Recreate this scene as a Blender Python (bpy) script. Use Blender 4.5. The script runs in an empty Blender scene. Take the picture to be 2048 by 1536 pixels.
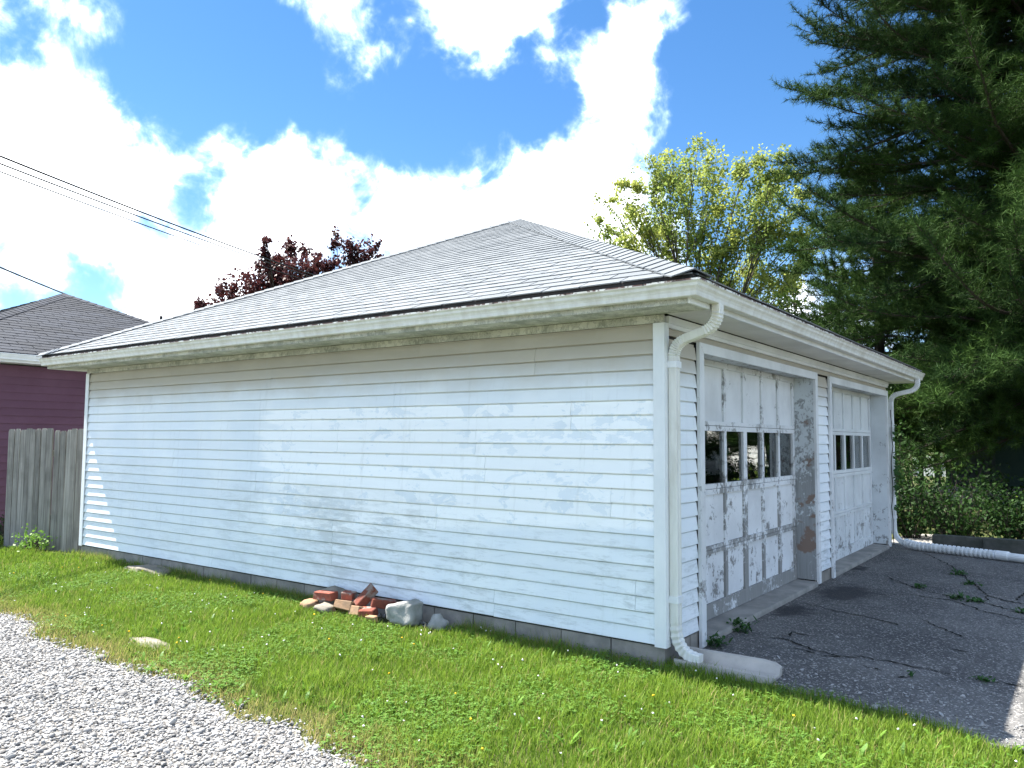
import bpy, bmesh, math, random
import numpy as np
from mathutils import Vector, Matrix, noise as mnoise

random.seed(7)
rng = np.random.default_rng(7)
SC = bpy.context.scene
COL = SC.collection

# ------------------------------------------------------------------ camera
CAM = Vector((2.3062, -4.8633, 1.4691))
RT = Vector((0.80701766, 0.59048608, 0.00697786))
UP = Vector((0.03586864, -0.06080934, 0.99750472))
FW = Vector((-0.58943697, 0.80475364, 0.07025414))
FPX = 1571.6
cd = bpy.data.cameras.new('camera')
cam = bpy.data.objects.new('camera', cd)
COL.objects.link(cam)
cd.sensor_width = 36.0
cd.lens = FPX / 2048 * 36.0
cd.clip_start = 0.05
cd.clip_end = 6000
m = Matrix((RT, UP, -FW)).transposed().to_4x4()
m.translation = CAM
cam.matrix_world = m
SC.camera = cam


def pdir(u, v):
    return (FW + RT * ((u - 1024) / FPX) + UP * ((768 - v) / FPX))


def hit(u, v, ax, val):
    d = pdir(u, v)
    t = (val - CAM[ax]) / d[ax]
    return CAM + d * t


def gnd(u, v, z=0.0):
    return hit(u, v, 2, z)


# ------------------------------------------------------------------ sun, sky, exposure
SUN_TO = Vector((-0.59, -0.088, 1.0)).normalized()
ELEV = math.asin(SUN_TO.z)
AZ = math.atan2(SUN_TO.x, SUN_TO.y)
ld = bpy.data.lights.new('sun', 'SUN')
ld.energy = 4.1
ld.angle = math.radians(0.53)
ld.color = (1.0, 0.95, 0.87)
sun = bpy.data.objects.new('sun', ld)
COL.objects.link(sun)
sun.rotation_euler = SUN_TO.to_track_quat('Z', 'Y').to_euler()
sun.location = (-20, -5, 30)

SC.view_settings.view_transform = 'Standard'
SC.view_settings.look = 'None'
SC.view_settings.exposure = 2.12
SC.view_settings.gamma = 1.0
SC.view_settings.use_curve_mapping = False
SC.render.engine = 'CYCLES'
SC.cycles.use_denoising = True
SC.cycles.max_bounces = 8
SC.cycles.diffuse_bounces = 3
SC.cycles.glossy_bounces = 4
SC.cycles.transmission_bounces = 6
SC.cycles.transparent_max_bounces = 8
SC.cycles.caustics_reflective = False
SC.cycles.caustics_refractive = False


class NT:
    """small helper round a node tree"""

    def __init__(self, tree):
        self.t = tree
        self.n = tree.nodes
        self.l = tree.links

    def put(self, sock, val):
        if val is None:
            return
        if isinstance(val, bpy.types.NodeSocket):
            self.l.new(val, sock)
        else:
            try:
                sock.default_value = val
            except Exception:
                sock.default_value = tuple(val) + (1.0,)

    def new(self, typ, ins=None, **attrs):
        nd = self.n.new(typ)
        for k, v in attrs.items():
            setattr(nd, k, v)
        for k, v in (ins or {}).items():
            self.put(nd.inputs[k], v)
        return nd

    def math(self, op, a, b=None, c=None, clamp=False):
        nd = self.new('ShaderNodeMath', operation=op, use_clamp=clamp)
        for i, v in enumerate((a, b, c)):
            self.put(nd.inputs[i], v)
        return nd.outputs[0]

    def vmath(self, op, a, b=None, out=0):
        nd = self.new('ShaderNodeVectorMath', operation=op)
        self.put(nd.inputs[0], a)
        if b is not None:
            self.put(nd.inputs[1], b)
        return nd.outputs[out]

    def noise(self, vec, scale, detail=4, rough=0.55, dist=0.0):
        nd = self.new('ShaderNodeTexNoise', {'Vector': vec, 'Scale': scale, 'Detail': detail, 'Roughness': rough, 'Distortion': dist})
        return nd.outputs[0]

    def ss(self, x, lo, hi, a=0.0, b=1.0):
        nd = self.new('ShaderNodeMapRange', {0: x, 1: lo, 2: hi, 3: a, 4: b}, interpolation_type='SMOOTHSTEP')
        return nd.outputs[0]

    def mix(self, fac, a, b, blend='MIX'):
        nd = self.new('ShaderNodeMix', data_type='RGBA', blend_type=blend)
        self.put(nd.inputs[0], fac)
        for i, v in ((6, a), (7, b)):
            if not isinstance(v, bpy.types.NodeSocket) and len(v) == 3:
                v = tuple(v) + (1.0,)
            self.put(nd.inputs[i], v)
        return nd.outputs[2]

    def xyz(self, vec):
        nd = self.new('ShaderNodeSeparateXYZ', {0: vec})
        return nd.outputs

    def comb(self, x, y, z):
        return self.new('ShaderNodeCombineXYZ', {0: x, 1: y, 2: z}).outputs[0]


world = bpy.data.worlds.new('World')
SC.world = world
world.use_nodes = True
world.node_tree.nodes.clear()
w = NT(world.node_tree)
sky = w.new('ShaderNodeTexSky', sky_type='NISHITA', sun_disc=False, sun_elevation=ELEV, sun_rotation=AZ,
            altitude=300.0, air_density=1.0, dust_density=0.15, ozone_density=3.5)
tc = w.new('ShaderNodeTexCoord')
dr = w.vmath('NORMALIZE', tc.outputs['Generated'])
SKY_K = 0.05
# clouds: one field of noise over the whole sky, gathered into the banks that stand over the garages
big = w.noise(dr, 3.2, 10, 0.56, 0.25)
fine = w.noise(dr, 11.0, 8, 0.62, 0.6)
vfine = w.noise(dr, 34.0, 6, 0.6, 0.4)
dens = w.math('ADD', w.math('MULTIPLY', big, 1.0), w.math('MULTIPLY', fine, 0.80))
dens = w.math('SUBTRACT', w.math('ADD', dens, w.math('MULTIPLY', vfine, 0.30)), 0.44)
wrp = w.new('ShaderNodeTexNoise', {'Vector': dr, 'Scale': 7.0, 'Detail': 5.0, 'Roughness': 0.6})
drw = w.vmath('ADD', dr, w.vmath('MULTIPLY', w.vmath('SUBTRACT', wrp.outputs['Color'], (0.5, 0.5, 0.5)), (0.16, 0.16, 0.16)))
BLOBS = [(40, 200, 220, .1), (100, 400, 250, .1), (420, 365, 130, .18), (610, 355, 120, .18), (510, 400, 150, .09), (800, 440, 140, .1), (1000, 430, 150, .12),
         (1090, 340, 110, .22), (320, 560, 190, .12), (660, 520, 240, .14), (1200, 470, 200, .16), (20, 20, 60, -.2), (120, 40, 60, -.15), (380, 10, 70, .12), (200, 20, 60, .1), (640, 10, 110, .13), (720, 60, 70, .1), (900, 0, 90, .16), (1010, 30, 120, .2),
         (1300, 40, 95, .18), (1260, 120, 95, .18), (1220, 215, 95, .18), (1350, 190, 60, .12), (1180, 290, 60, .1), (380, 150, 210, -.32), (540, 200, 150, -.32), (790, 215, 130, -.32),
         (920, 220, 120, -.3), (1060, 190, 80, -.28), (1170, 70, 65, -.26), (1640, 140, 340, -.42), (1480, 80, 130, -.3), (1440, 290, 120, -.25), (425, 430, 85, -.26), (70, 590, 120, -.26), (180, 600, 70, -.18), (985, 372, 75, -.16), (370, 395, 60, -.16), (300, 480, 55, -.22), (690, 380, 70, -.16), (1500, 500, 120, -.2), (780, 300, 80, -.14), (800, 60, 50, -.12)]
for (u, v, r, a) in BLOBS:
    c = pdir(u, v).normalized()
    dd = w.vmath('DISTANCE', drw, tuple(c), out=1)
    dens = w.math('ADD', dens, w.ss(dd, r / FPX * 0.25, r / FPX * 1.15, a, 0.0))
cloud = w.math('POWER', w.ss(dens, 0.42, 0.80), 2.0)
thick = w.ss(dens, 0.58, 0.92)
shade = w.noise(dr, 7.0, 6, 0.5)
ccol = w.mix(w.math('MULTIPLY', w.ss(shade, 0.5, 0.75), 0.5), (0.98, 1.0, 1.02), (0.40, 0.47, 0.58))
ccol = w.mix(thick, w.mix(0.8, ccol, (0.24, 0.37, 0.58)), ccol)
skc = w.new('ShaderNodeHueSaturation', {'Color': sky.outputs[0], 'Saturation': 1.22}).outputs[0]
bg1 = w.new('ShaderNodeBackground', {'Color': skc, 'Strength': SKY_K})
bg2 = w.new('ShaderNodeBackground', {'Color': ccol, 'Strength': 0.96})
mx = w.new('ShaderNodeMixShader', {0: cloud, 1: bg1.outputs[0], 2: bg2.outputs[0]})
out = w.new('ShaderNodeOutputWorld', {0: mx.outputs[0]})
world.cycles.sampling_method = 'MANUAL'
world.cycles.sample_map_resolution = 512


# ------------------------------------------------------------------ materials
def new_mat(name):
    mt = bpy.data.materials.new(name)
    mt.use_nodes = True
    mt.node_tree.nodes.clear()
    t = NT(mt.node_tree)
    t.o = t.new('ShaderNodeOutputMaterial')
    t.b = t.new('ShaderNodeBsdfPrincipled')
    t.l.new(t.b.outputs[0], t.o.inputs[0])
    t.co = t.new('ShaderNodeTexCoord').outputs['Object']
    t.geo = t.new('ShaderNodeNewGeometry')
    t.pos = t.geo.outputs['Position']
    t.rnd = t.new('ShaderNodeObjectInfo').outputs['Random']
    t.mat = mt
    return t


def finish(t, col, rough=0.8, spec=0.3, bump=None, bstr=0.3, bdist=0.01, metal=0.0):
    t.put(t.b.inputs['Base Color'], col)
    t.put(t.b.inputs['Roughness'], rough)
    t.put(t.b.inputs['Specular IOR Level'], spec)
    t.put(t.b.inputs['Metallic'], metal)
    if bump is not None:
        bn = t.new('ShaderNodeBump', {'Strength': bstr, 'Distance': bdist, 'Height': bump})
        t.l.new(bn.outputs[0], t.b.inputs['Normal'])
    return t.mat


def plain(name, c1, c2, scale=8.0, rough=0.8, spec=0.3, bstr=0.2, detail=6, stretch=None, rvar=0.0):
    t = new_mat(name)
    vec = t.pos
    if stretch:
        vec = t.vmath('MULTIPLY', t.pos, stretch)
    n = t.noise(vec, scale, detail, 0.6)
    n2 = t.noise(vec, scale * 9, 3, 0.6)
    col = t.mix(t.ss(n, 0.3, 0.7), c1, c2)
    if rvar:
        hsv = t.new('ShaderNodeHueSaturation', {'Color': col, 'Value': t.math('ADD', 1.0 - rvar, t.math('MULTIPLY', t.rnd, 2 * rvar))})
        col = hsv.outputs[0]
    return finish(t, col, rough, spec, t.math('ADD', n, t.math('MULTIPLY', n2, 0.5)), bstr)


C4 = 0.1016
H0 = 0.122
LA, WB = 7.914, 7.252


def mat_siding():
    t = new_mat('aluminium_siding')
    p = t.xyz(t.pos)
    x, y, z = p[0], p[1], p[2]
    rof = t.math('MULTIPLY', t.rnd, 60.0)
    hor = t.math('ADD', x, y)
    pv = t.comb(t.math('ADD', t.math('MULTIPLY', hor, 0.75), rof), 0.0, t.math('MULTIPLY', z, 1.5))
    # where the white top coat is left
    lb = t.noise(t.comb(0.0, rof, t.math('MULTIPLY', z, 3.0)), 2.0, 3)
    left = t.math('ADD', -5.0, t.math('MULTIPLY', lb, 1.5))
    e1 = t.ss(t.math('SUBTRACT', x, left), -0.05, 0.12)
    top = t.ss(z, 1.742, 1.752, 1.0, 0.0)
    lowlim = t.math('ADD', t.math('MULTIPLY', x, 0.10), t.math('ADD', 0.78, t.math('MULTIPLY', lb, 0.28)))
    bot = t.ss(t.math('SUBTRACT', z, lowlim), -0.05, 0.07)
    front = t.ss(y, 0.0, 0.01, 1.0, 0.0)
    reg = t.math('MULTIPLY', t.math('MULTIPLY', e1, top), t.math('MULTIPLY', bot, front))
    n = t.noise(pv, 6.0, 12, 0.70, 0.5)
    sel = t.noise(t.comb(t.math('ADD', t.math('MULTIPLY', hor, 0.9), rof), 3.0, z), 0.9, 2)
    chip = t.ss(t.math('ADD', n, t.math('MULTIPLY', sel, 0.42)), 0.762, 0.772)
    coat = t.math('MULTIPLY', reg, t.math('SUBTRACT', 1.0, chip))
    under = t.mix(t.ss(t.noise(t.pos, 1.7, 4), 0.35, 0.7), (0.73, 0.785, 0.825), (0.79, 0.83, 0.85))
    col = t.mix(coat, under, (0.88, 0.90, 0.90))
    # tan weathering on the courses the rain never washes
    st = t.noise(t.vmath('MULTIPLY', t.pos, (1.0, 1.0, 2.0)), 2.3, 6, 0.6)
    zz = t.math('ADD', z, t.math('MULTIPLY', t.math('SUBTRACT', st, 0.5), 0.22))
    col = t.mix(t.math('MULTIPLY', t.ss(zz, 1.76, 2.14), 0.88), col, t.mix(st, (0.30, 0.255, 0.18), (0.47, 0.42, 0.325)))
    # grey green grime, streaked
    g = t.noise(t.comb(t.math('ADD', t.math('MULTIPLY', hor, 1.4), rof), 0.0, t.math('MULTIPLY', z, 7.0)), 2.6, 10, 0.75, 0.3)
    gz = t.ss(t.math('ADD', z, t.math('MULTIPLY', x, 0.06)), 0.98, 0.55)
    big = t.noise(t.pos, 0.8, 3)
    gm = t.math('MULTIPLY', t.ss(t.math('ADD', g, t.math('MULTIPLY', big, 0.5)), 0.70, 0.92), t.math('MULTIPLY', gz, t.ss(x, -5.5, -2.0, 0.25, 0.6)))
    col = t.mix(gm, col, (0.36, 0.40, 0.40))
    streak = t.noise(t.vmath('MULTIPLY', t.pos, (26.0, 26.0, 1.2)), 1.0, 5, 0.6)
    col = t.mix(t.math('MULTIPLY', t.ss(streak, 0.54, 0.8), 0.24), col, (0.42, 0.44, 0.42))
    vv = t.math('ADD', 0.97, t.math('MULTIPLY', t.rnd, 0.06))
    col = t.new('ShaderNodeHueSaturation', {'Color': col, 'Value': vv}).outputs[0]
    wob = t.noise(t.vmath('MULTIPLY', t.pos, (1.0, 1.0, 6.0)), 3.0, 3)
    h = t.math('ADD', t.math('MULTIPLY', coat, 0.10), wob)
    return finish(t, col, t.mix(coat, (0.62,) * 3, (0.5,) * 3), 0.3, h, 0.25, 0.006)


def mat_peel(name, lo, hi, amt, under=(0.25, 0.245, 0.235), under2=None, paint=(0.66, 0.69, 0.71), zlo=0.05, zhi=2.1):
    """white paint flaking off weathered wood, worse low down where the splash reaches"""
    t = new_mat(name)
    p = t.xyz(t.pos)
    ro = t.math('MULTIPLY', t.rnd, 17.0)
    pv = t.vmath('ADD', t.pos, t.comb(ro, ro, ro))
    n = t.noise(pv, 13.0, 9, 0.62, 0.6)
    b = t.noise(pv, 3.4, 3, 0.5)
    grain = t.noise(t.vmath('MULTIPLY', t.pos, (60.0, 60.0, 3.5)), 1.0, 4, 0.6)
    wear = t.ss(p[2], zlo, zhi, amt, amt * 0.42)
    fn = t.noise(t.vmath('MULTIPLY', pv, (1.0, 1.0, 0.55)), 46.0, 6, 0.7, 0.8)
    v = t.math('ADD', t.math('ADD', t.math('ADD', t.math('MULTIPLY', n, 0.46), t.math('MULTIPLY', fn, 0.34)), t.math('MULTIPLY', b, 0.36)), wear)
    peel = t.ss(v, lo, hi)
    edge = t.math('MULTIPLY', t.ss(v, lo - 0.022, lo), t.ss(v, lo, lo + 0.02, 1.0, 0.0))
    wood = t.mix(grain, tuple(q * 0.62 for q in under), tuple(q * 1.25 for q in under))
    if under2:
        wood = t.mix(t.ss(t.noise(pv, 4.0, 4), 0.55, 0.60), wood, under2)
    dirt = t.noise(pv, 2.0, 5, 0.6)
    pc = t.mix(t.ss(dirt, 0.35, 0.75), paint, tuple(q * 0.80 for q in paint))
    pc = t.mix(t.math('MULTIPLY', t.ss(grain, 0.6, 0.8), 0.25), pc, (0.4, 0.4, 0.38))
    col = t.mix(peel, pc, wood)
    col = t.mix(t.math('MULTIPLY', edge, 0.55), col, (0.12, 0.12, 0.12))
    h = t.math('SUBTRACT', t.math('MULTIPLY', grain, 0.15), t.math('MULTIPLY', peel, 0.6))
    return finish(t, col, 0.68, 0.25, h, 0.55, 0.004)


def mat_gutter():
    t = new_mat('gutter_enamel')
    p = t.xyz(t.pos)
    n = t.noise(t.vmath('MULTIPLY', t.pos, (14.0, 14.0, 2.0)), 1.0, 6, 0.65)
    b = t.noise(t.pos, 2.2, 5, 0.6)
    col = t.mix(t.ss(n, 0.35, 0.75), (0.71, 0.715, 0.68), (0.58, 0.57, 0.52))
    col = t.mix(t.math('MULTIPLY', t.ss(b, 0.5, 0.72), 0.5), col, (0.48, 0.45, 0.37))
    r = t.noise(t.pos, 16.0, 8, 0.7)
    lip = t.ss(p[2], 2.428, 2.437)
    rust = t.math('MULTIPLY', lip, t.ss(r, 0.45, 0.52))
    col = t.mix(rust, col, t.mix(b, (0.16, 0.07, 0.045), (0.07, 0.05, 0.045)))
    spot = t.math('MULTIPLY', t.ss(t.noise(t.pos, 9.0, 6, 0.7), 0.68, 0.74), 0.5)
    col = t.mix(spot, col, (0.26, 0.17, 0.10))
    return finish(t, col, 0.5, 0.35, n, 0.12, 0.004)


def mat_shingle(name, c1, c2, c3, rv=0.12):
    t = new_mat(name)
    sp = t.noise(t.pos, 260.0, 2, 0.7)
    n = t.noise(t.pos, 1.4, 6, 0.62)
    n2 = t.noise(t.vmath('MULTIPLY', t.pos, (1.0, 1.0, 0.4)), 7.0, 6, 0.6)
    col = t.mix(t.ss(n, 0.35, 0.7), c1, c2)
    col = t.mix(t.math('MULTIPLY', t.ss(n2, 0.5, 0.75), 0.5), col, c3)
    col = t.mix(t.math('MULTIPLY', t.ss(sp, 0.42, 0.66), 0.5), col, tuple(q * 0.42 for q in c1))
    col = t.new('ShaderNodeHueSaturation', {'Color': col, 'Value': t.math('ADD', 1 - rv, t.math('MULTIPLY', t.rnd, 2 * rv))}).outputs[0]
    return finish(t, col, 0.82, 0.25, sp, 0.5, 0.004)


def mat_asphalt():
    t = new_mat('worn_asphalt')
    p = t.xyz(t.pos)
    vo = t.new('ShaderNodeTexVoronoi', {'Vector': t.pos, 'Scale': 95.0, 'Randomness': 1.0})
    st = t.xyz(vo.outputs['Color'])
    sp = t.noise(t.pos, 170.0, 3, 0.7)
    b = t.noise(t.pos, 0.9, 7, 0.62, 0.3)
    b2 = t.noise(t.pos, 4.5, 6, 0.6)
    col = t.mix(t.ss(b, 0.3, 0.7), (0.062, 0.062, 0.063), (0.165, 0.161, 0.155))
    col = t.mix(t.math('MULTIPLY', t.ss(b2, 0.45, 0.75), 0.5), col, (0.058, 0.057, 0.058))
    col = t.mix(t.ss(st[0], 0.55, 0.98, 0.0, 0.75), col, t.mix(st[1], (0.30, 0.29, 0.28), (0.20, 0.19, 0.18)))
    col = t.mix(t.ss(st[0], 0.90, 0.94, 0.0, 0.6), col, (0.50, 0.49, 0.46))
    col = t.mix(t.math('MULTIPLY', t.ss(sp, 0.5, 0.62), 0.7), col, (0.035, 0.035, 0.037))
    # old oil drip by the pier between the doors
    for (cx, cy, r) in ((0.34, 3.35, 0.40), (0.16, 2.2, 0.22), (0.08, 5.0, 0.16)):
        dd = t.vmath('DISTANCE', t.vmath('MULTIPLY', t.pos, (1.0, 0.62, 1.0)), (cx, cy * 0.62, 0.0), out=1)
        dd = t.math('ADD', dd, t.math('MULTIPLY', t.math('SUBTRACT', b2, 0.5), 0.5))
        col = t.mix(t.ss(dd, r * 0.35, r, 0.85, 0.0), col, (0.022, 0.022, 0.026))
    h = t.math('ADD', t.math('MULTIPLY', sp, 0.7), t.math('MULTIPLY', vo.outputs['Distance'], 0.8))
    return finish(t, col, 0.85, 0.3, h, 0.8, 0.006)


def mat_leaf(name, c_lo, c_hi, trans=0.35, rough=0.55, attr='tint', dry=None, spec=0.16):
    t = new_mat(name)
    a = t.new('ShaderNodeAttribute', attribute_name=attr)
    f = a.outputs['Fac']
    col = t.mix(f, c_lo, c_hi)
    if dry:
        a2 = t.new('ShaderNodeAttribute', attribute_name='dry')
        col = t.mix(a2.outputs['Fac'], col, dry)
    t.put(t.b.inputs['Base Color'], col)
    t.put(t.b.inputs['Roughness'], rough)
    t.put(t.b.inputs['Specular IOR Level'], spec)
    tr = t.new('ShaderNodeBsdfTranslucent', {0: col})
    ms = t.new('ShaderNodeMixShader', {0: trans, 1: t.b.outputs[0], 2: tr.outputs[0]})
    t.l.new(ms.outputs[0], t.o.inputs[0])
    return t.mat


def mat_wood(name, c1, c2, axis=2, rv=0.25):
    t = new_mat(name)
    ro = t.math('MULTIPLY', t.rnd, 31.0)
    s = [42.0, 42.0, 42.0]
    s[axis] = 1.6
    pv = t.vmath('ADD', t.vmath('MULTIPLY', t.pos, tuple(s)), t.comb(ro, ro, ro))
    n = t.noise(pv, 1.0, 7, 0.65, 0.5)
    b = t.noise(t.vmath('ADD', t.pos, t.comb(ro, 0.0, 0.0)), 3.0, 4)
    col = t.mix(t.ss(n, 0.3, 0.72), c1, c2)
    col = t.mix(t.math('MULTIPLY', t.ss(b, 0.45, 0.7), 0.4), col, tuple(q * 0.5 for q in c1))
    col = t.new('ShaderNodeHueSaturation', {'Color': col, 'Value': t.math('ADD', 1 - rv, t.math('MULTIPLY', t.rnd, 2 * rv))}).outputs[0]
    return finish(t, col, 0.85, 0.2, n, 0.6, 0.006)


def mat_glass():
    t = new_mat('window_glass')
    t.put(t.b.inputs['Base Color'], (0.80, 0.88, 0.87, 1))
    t.put(t.b.inputs['Roughness'], 0.0)
    t.put(t.b.inputs['IOR'], 1.52)
    t.put(t.b.inputs['Transmission Weight'], 1.0)
    n = t.noise(t.pos, 2.2, 2)
    bn = t.new('ShaderNodeBump', {'Strength': 0.02, 'Distance': 0.02, 'Height': n})
    t.l.new(bn.outputs[0], t.b.inputs['Normal'])
    return t.mat


def mat_ground():
    t = new_mat('lawn_soil')
    n = t.noise(t.pos, 2.5, 8, 0.65)
    n2 = t.noise(t.pos, 40.0, 4, 0.6)
    col = t.mix(t.ss(n, 0.35, 0.65), (0.055, 0.075, 0.022), (0.085, 0.095, 0.035))
    col = t.mix(t.ss(n2, 0.5, 0.7), col, (0.085, 0.068, 0.045))
    return finish(t, col, 0.95, 0.1, n2, 0.8, 0.02)


def mat_gravel():
    t = new_mat('gravel_bed')
    vo = t.new('ShaderNodeTexVoronoi', {'Vector': t.pos, 'Scale': 48.0})
    c = t.xyz(vo.outputs['Color'])
    col = t.mix(c[0], (0.20, 0.19, 0.175), (0.46, 0.45, 0.43))
    col = t.mix(t.ss(vo.outputs['Distance'], 0.35, 0.7), col, (0.14, 0.13, 0.12))
    return finish(t, col, 0.9, 0.2, t.math('SUBTRACT', 1.0, vo.outputs['Distance']), 1.0, 0.02)


M = {}
M['siding'] = mat_siding()
M['trim'] = mat_peel('peeling_trim', 0.80, 0.83, 0.16, paint=(0.70, 0.72, 0.73))
M['jamb_b'] = mat_peel('white_jamb', 0.80, 0.82, 0.17, under=(0.30, 0.31, 0.31), paint=(0.64, 0.68, 0.70))
M['jamb'] = mat_peel('peeling_jamb', 0.70, 0.72, 0.20, under=(0.30, 0.31, 0.31), under2=(0.22, 0.16, 0.13), paint=(0.60, 0.64, 0.66))
M['door'] = mat_peel('peeling_door', 0.79, 0.81, 0.15, zlo=0.1, zhi=1.5, paint=(0.72, 0.74, 0.75))
M['door_rail'] = mat_peel('bare_door_rail', 0.755, 0.785, 0.24, zlo=0.1, zhi=1.6, paint=(0.72, 0.74, 0.75), under=(0.27, 0.27, 0.26))
M['door_b'] = mat_peel('door_paint', 0.80, 0.82, 0.17, zlo=0.1, zhi=1.0, paint=(0.68, 0.71, 0.72))
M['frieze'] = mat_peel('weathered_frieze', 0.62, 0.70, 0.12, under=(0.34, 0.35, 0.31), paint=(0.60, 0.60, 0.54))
M['soffit'] = mat_peel('soffit_paint', 0.80, 0.88, 0.10, under=(0.30, 0.29, 0.26), paint=(0.70, 0.70, 0.66))
M['white'] = plain('corner_trim_white', (0.78, 0.80, 0.82), (0.68, 0.71, 0.73), 5.0, 0.5, 0.35, 0.05, stretch=(1, 1, 0.4))
M['pipe'] = plain('white_drain_pipe', (0.74, 0.76, 0.77), (0.58, 0.60, 0.60), 6.0, 0.5, 0.35, 0.08)
M['gutter'] = mat_gutter()
M['block'] = plain('concrete_block', (0.30, 0.28, 0.25), (0.20, 0.19, 0.17), 6.0, 0.95, 0.15, 0.5, rvar=0.1)
M['kerb'] = plain('shaded_mossy_kerb', (0.10, 0.10, 0.09), (0.055, 0.060, 0.050), 6.0, 0.95, 0.1, 0.5)  # dark base colour holds the moss and also the shade lying on the kerb
M['splash'] = plain('cast_concrete', (0.46, 0.43, 0.39), (0.36, 0.34, 0.31), 5.0, 0.9, 0.2, 0.3)
M['concrete'] = plain('old_concrete', (0.34, 0.325, 0.30), (0.22, 0.215, 0.20), 5.0, 0.92, 0.2, 0.4)
M['shingle'] = mat_shingle('grey_shingle', (0.170, 0.186, 0.200), (0.142, 0.158, 0.172), (0.205, 0.218, 0.228), 0.06)
M['shingle_dark'] = mat_shingle('slate_shingle', (0.026, 0.032, 0.046), (0.018, 0.023, 0.033), (0.036, 0.042, 0.055), 0.2)
M['roof_edge'] = plain('black_roof_edge', (0.018, 0.018, 0.02), (0.03, 0.028, 0.028), 9.0, 0.8, 0.2)
M['inside'] = plain('bare_studs', (0.05, 0.045, 0.04), (0.03, 0.028, 0.025), 4.0, 0.9, 0.1)
M['glass'] = mat_glass()
M['maroon'] = plain('maroon_siding', (0.130, 0.064, 0.098), (0.112, 0.052, 0.082), 3.0, 0.6, 0.25, 0.05, rvar=0.05)
M['fence'] = mat_wood('weathered_pickets', (0.17, 0.16, 0.14), (0.33, 0.315, 0.28))
M['bark'] = mat_wood('dark_bark', (0.035, 0.028, 0.022), (0.075, 0.062, 0.05))
M['bark_grey'] = mat_wood('grey_bark', (0.075, 0.06, 0.05), (0.14, 0.12, 0.10))
M['asphalt'] = mat_asphalt()
M['crack'] = plain('crack_fill', (0.014, 0.014, 0.013), (0.03, 0.03, 0.024), 20.0, 0.95, 0.1)
M['ground'] = mat_ground()
M['gravel'] = mat_gravel()
M['grass'] = mat_leaf('grass_blade', (0.085, 0.165, 0.016), (0.225, 0.335, 0.040), 0.42, 0.55, dry=(0.40, 0.33, 0.14))
M['clover'] = mat_leaf('clover_leaf', (0.070, 0.165, 0.022), (0.145, 0.26, 0.045), 0.35, 0.55)
M['weed'] = mat_leaf('broad_weed', (0.08, 0.19, 0.022), (0.17, 0.31, 0.045), 0.38, 0.45)
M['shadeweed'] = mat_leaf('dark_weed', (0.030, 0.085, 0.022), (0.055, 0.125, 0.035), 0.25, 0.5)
M['pine'] = mat_leaf('pine_needle', (0.006, 0.020, 0.010), (0.055, 0.105, 0.022), 0.10, 0.7, spec=0.06)
M['spruce'] = mat_leaf('spruce_needle', (0.010, 0.028, 0.018), (0.022, 0.050, 0.026), 0.08, 0.55)
M['locust'] = mat_leaf('yellow_green_leaf', (0.19, 0.26, 0.060), (0.40, 0.43, 0.11), 0.55, 0.5)
M['maple'] = mat_leaf('purple_leaf', (0.040, 0.014, 0.018), (0.115, 0.036, 0.034), 0.25, 0.45)
M['shrub'] = mat_leaf('shrub_leaf', (0.011, 0.034, 0.008), (0.036, 0.080, 0.015), 0.25, 0.6)
M['fargreen'] = mat_leaf('far_leaf', (0.09, 0.16, 0.03), (0.19, 0.27, 0.05), 0.4, 0.5)
M['petal'] = plain('clover_flower', (0.80, 0.78, 0.76), (0.70, 0.66, 0.66), 60.0, 0.8)
M['yellow'] = plain('dandelion_flower', (0.80, 0.52, 0.02), (0.70, 0.42, 0.02), 60.0, 0.8)
M['wire'] = plain('black_cable', (0.015, 0.015, 0.016), (0.022, 0.022, 0.022), 5.0, 0.6)
M['darkhouse'] = plain('dark_green_siding', (0.055, 0.070, 0.072), (0.042, 0.055, 0.058), 3.0, 0.7, 0.2, 0.05, rvar=0.08)
M['offwhite'] = plain('white_house_paint', (0.78, 0.78, 0.76), (0.70, 0.70, 0.69), 2.0, 0.6, 0.25, 0.05, rvar=0.04)
M['shutter'] = plain('green_shutter', (0.02, 0.05, 0.045), (0.03, 0.06, 0.05), 6.0, 0.6)
M['darkpane'] = plain('dark_pane', (0.012, 0.014, 0.016), (0.02, 0.022, 0.024), 2.0, 0.08, 0.5, 0.0)


def mat_stone(name, c1, c2):
    t = new_mat(name)
    n = t.noise(t.co, 9.0, 8, 0.65)
    n2 = t.noise(t.co, 60.0, 3, 0.6)
    col = t.mix(t.ss(n, 0.35, 0.68), c1, c2)
    col = t.new('ShaderNodeHueSaturation', {'Color': col, 'Value': t.math('ADD', 0.85, t.math('MULTIPLY', t.rnd, 0.3))}).outputs[0]
    return finish(t, col, 0.9, 0.2, t.math('ADD', n, t.math('MULTIPLY', n2, 0.4)), 0.6, 0.01)


def mat_brick(name, c1, c2):
    t = new_mat(name)
    ro = t.math('MULTIPLY', t.rnd, 9.0)
    pv = t.vmath('ADD', t.co, t.comb(ro, ro, ro))
    n = t.noise(pv, 14.0, 8, 0.7)
    mo = t.noise(pv, 7.0, 6, 0.65)
    col = t.mix(t.ss(n, 0.3, 0.7), c1, c2)
    col = t.mix(t.math('MULTIPLY', t.ss(mo, 0.52, 0.60), 0.7), col, (0.33, 0.30, 0.26))
    col = t.new('ShaderNodeHueSaturation', {'Color': col, 'Value': t.math('ADD', 0.75, t.math('MULTIPLY', t.rnd, 0.45))}).outputs[0]
    return finish(t, col, 0.92, 0.15, t.math('ADD', n, t.math('MULTIPLY', mo, 0.6)), 0.8, 0.012)


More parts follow.
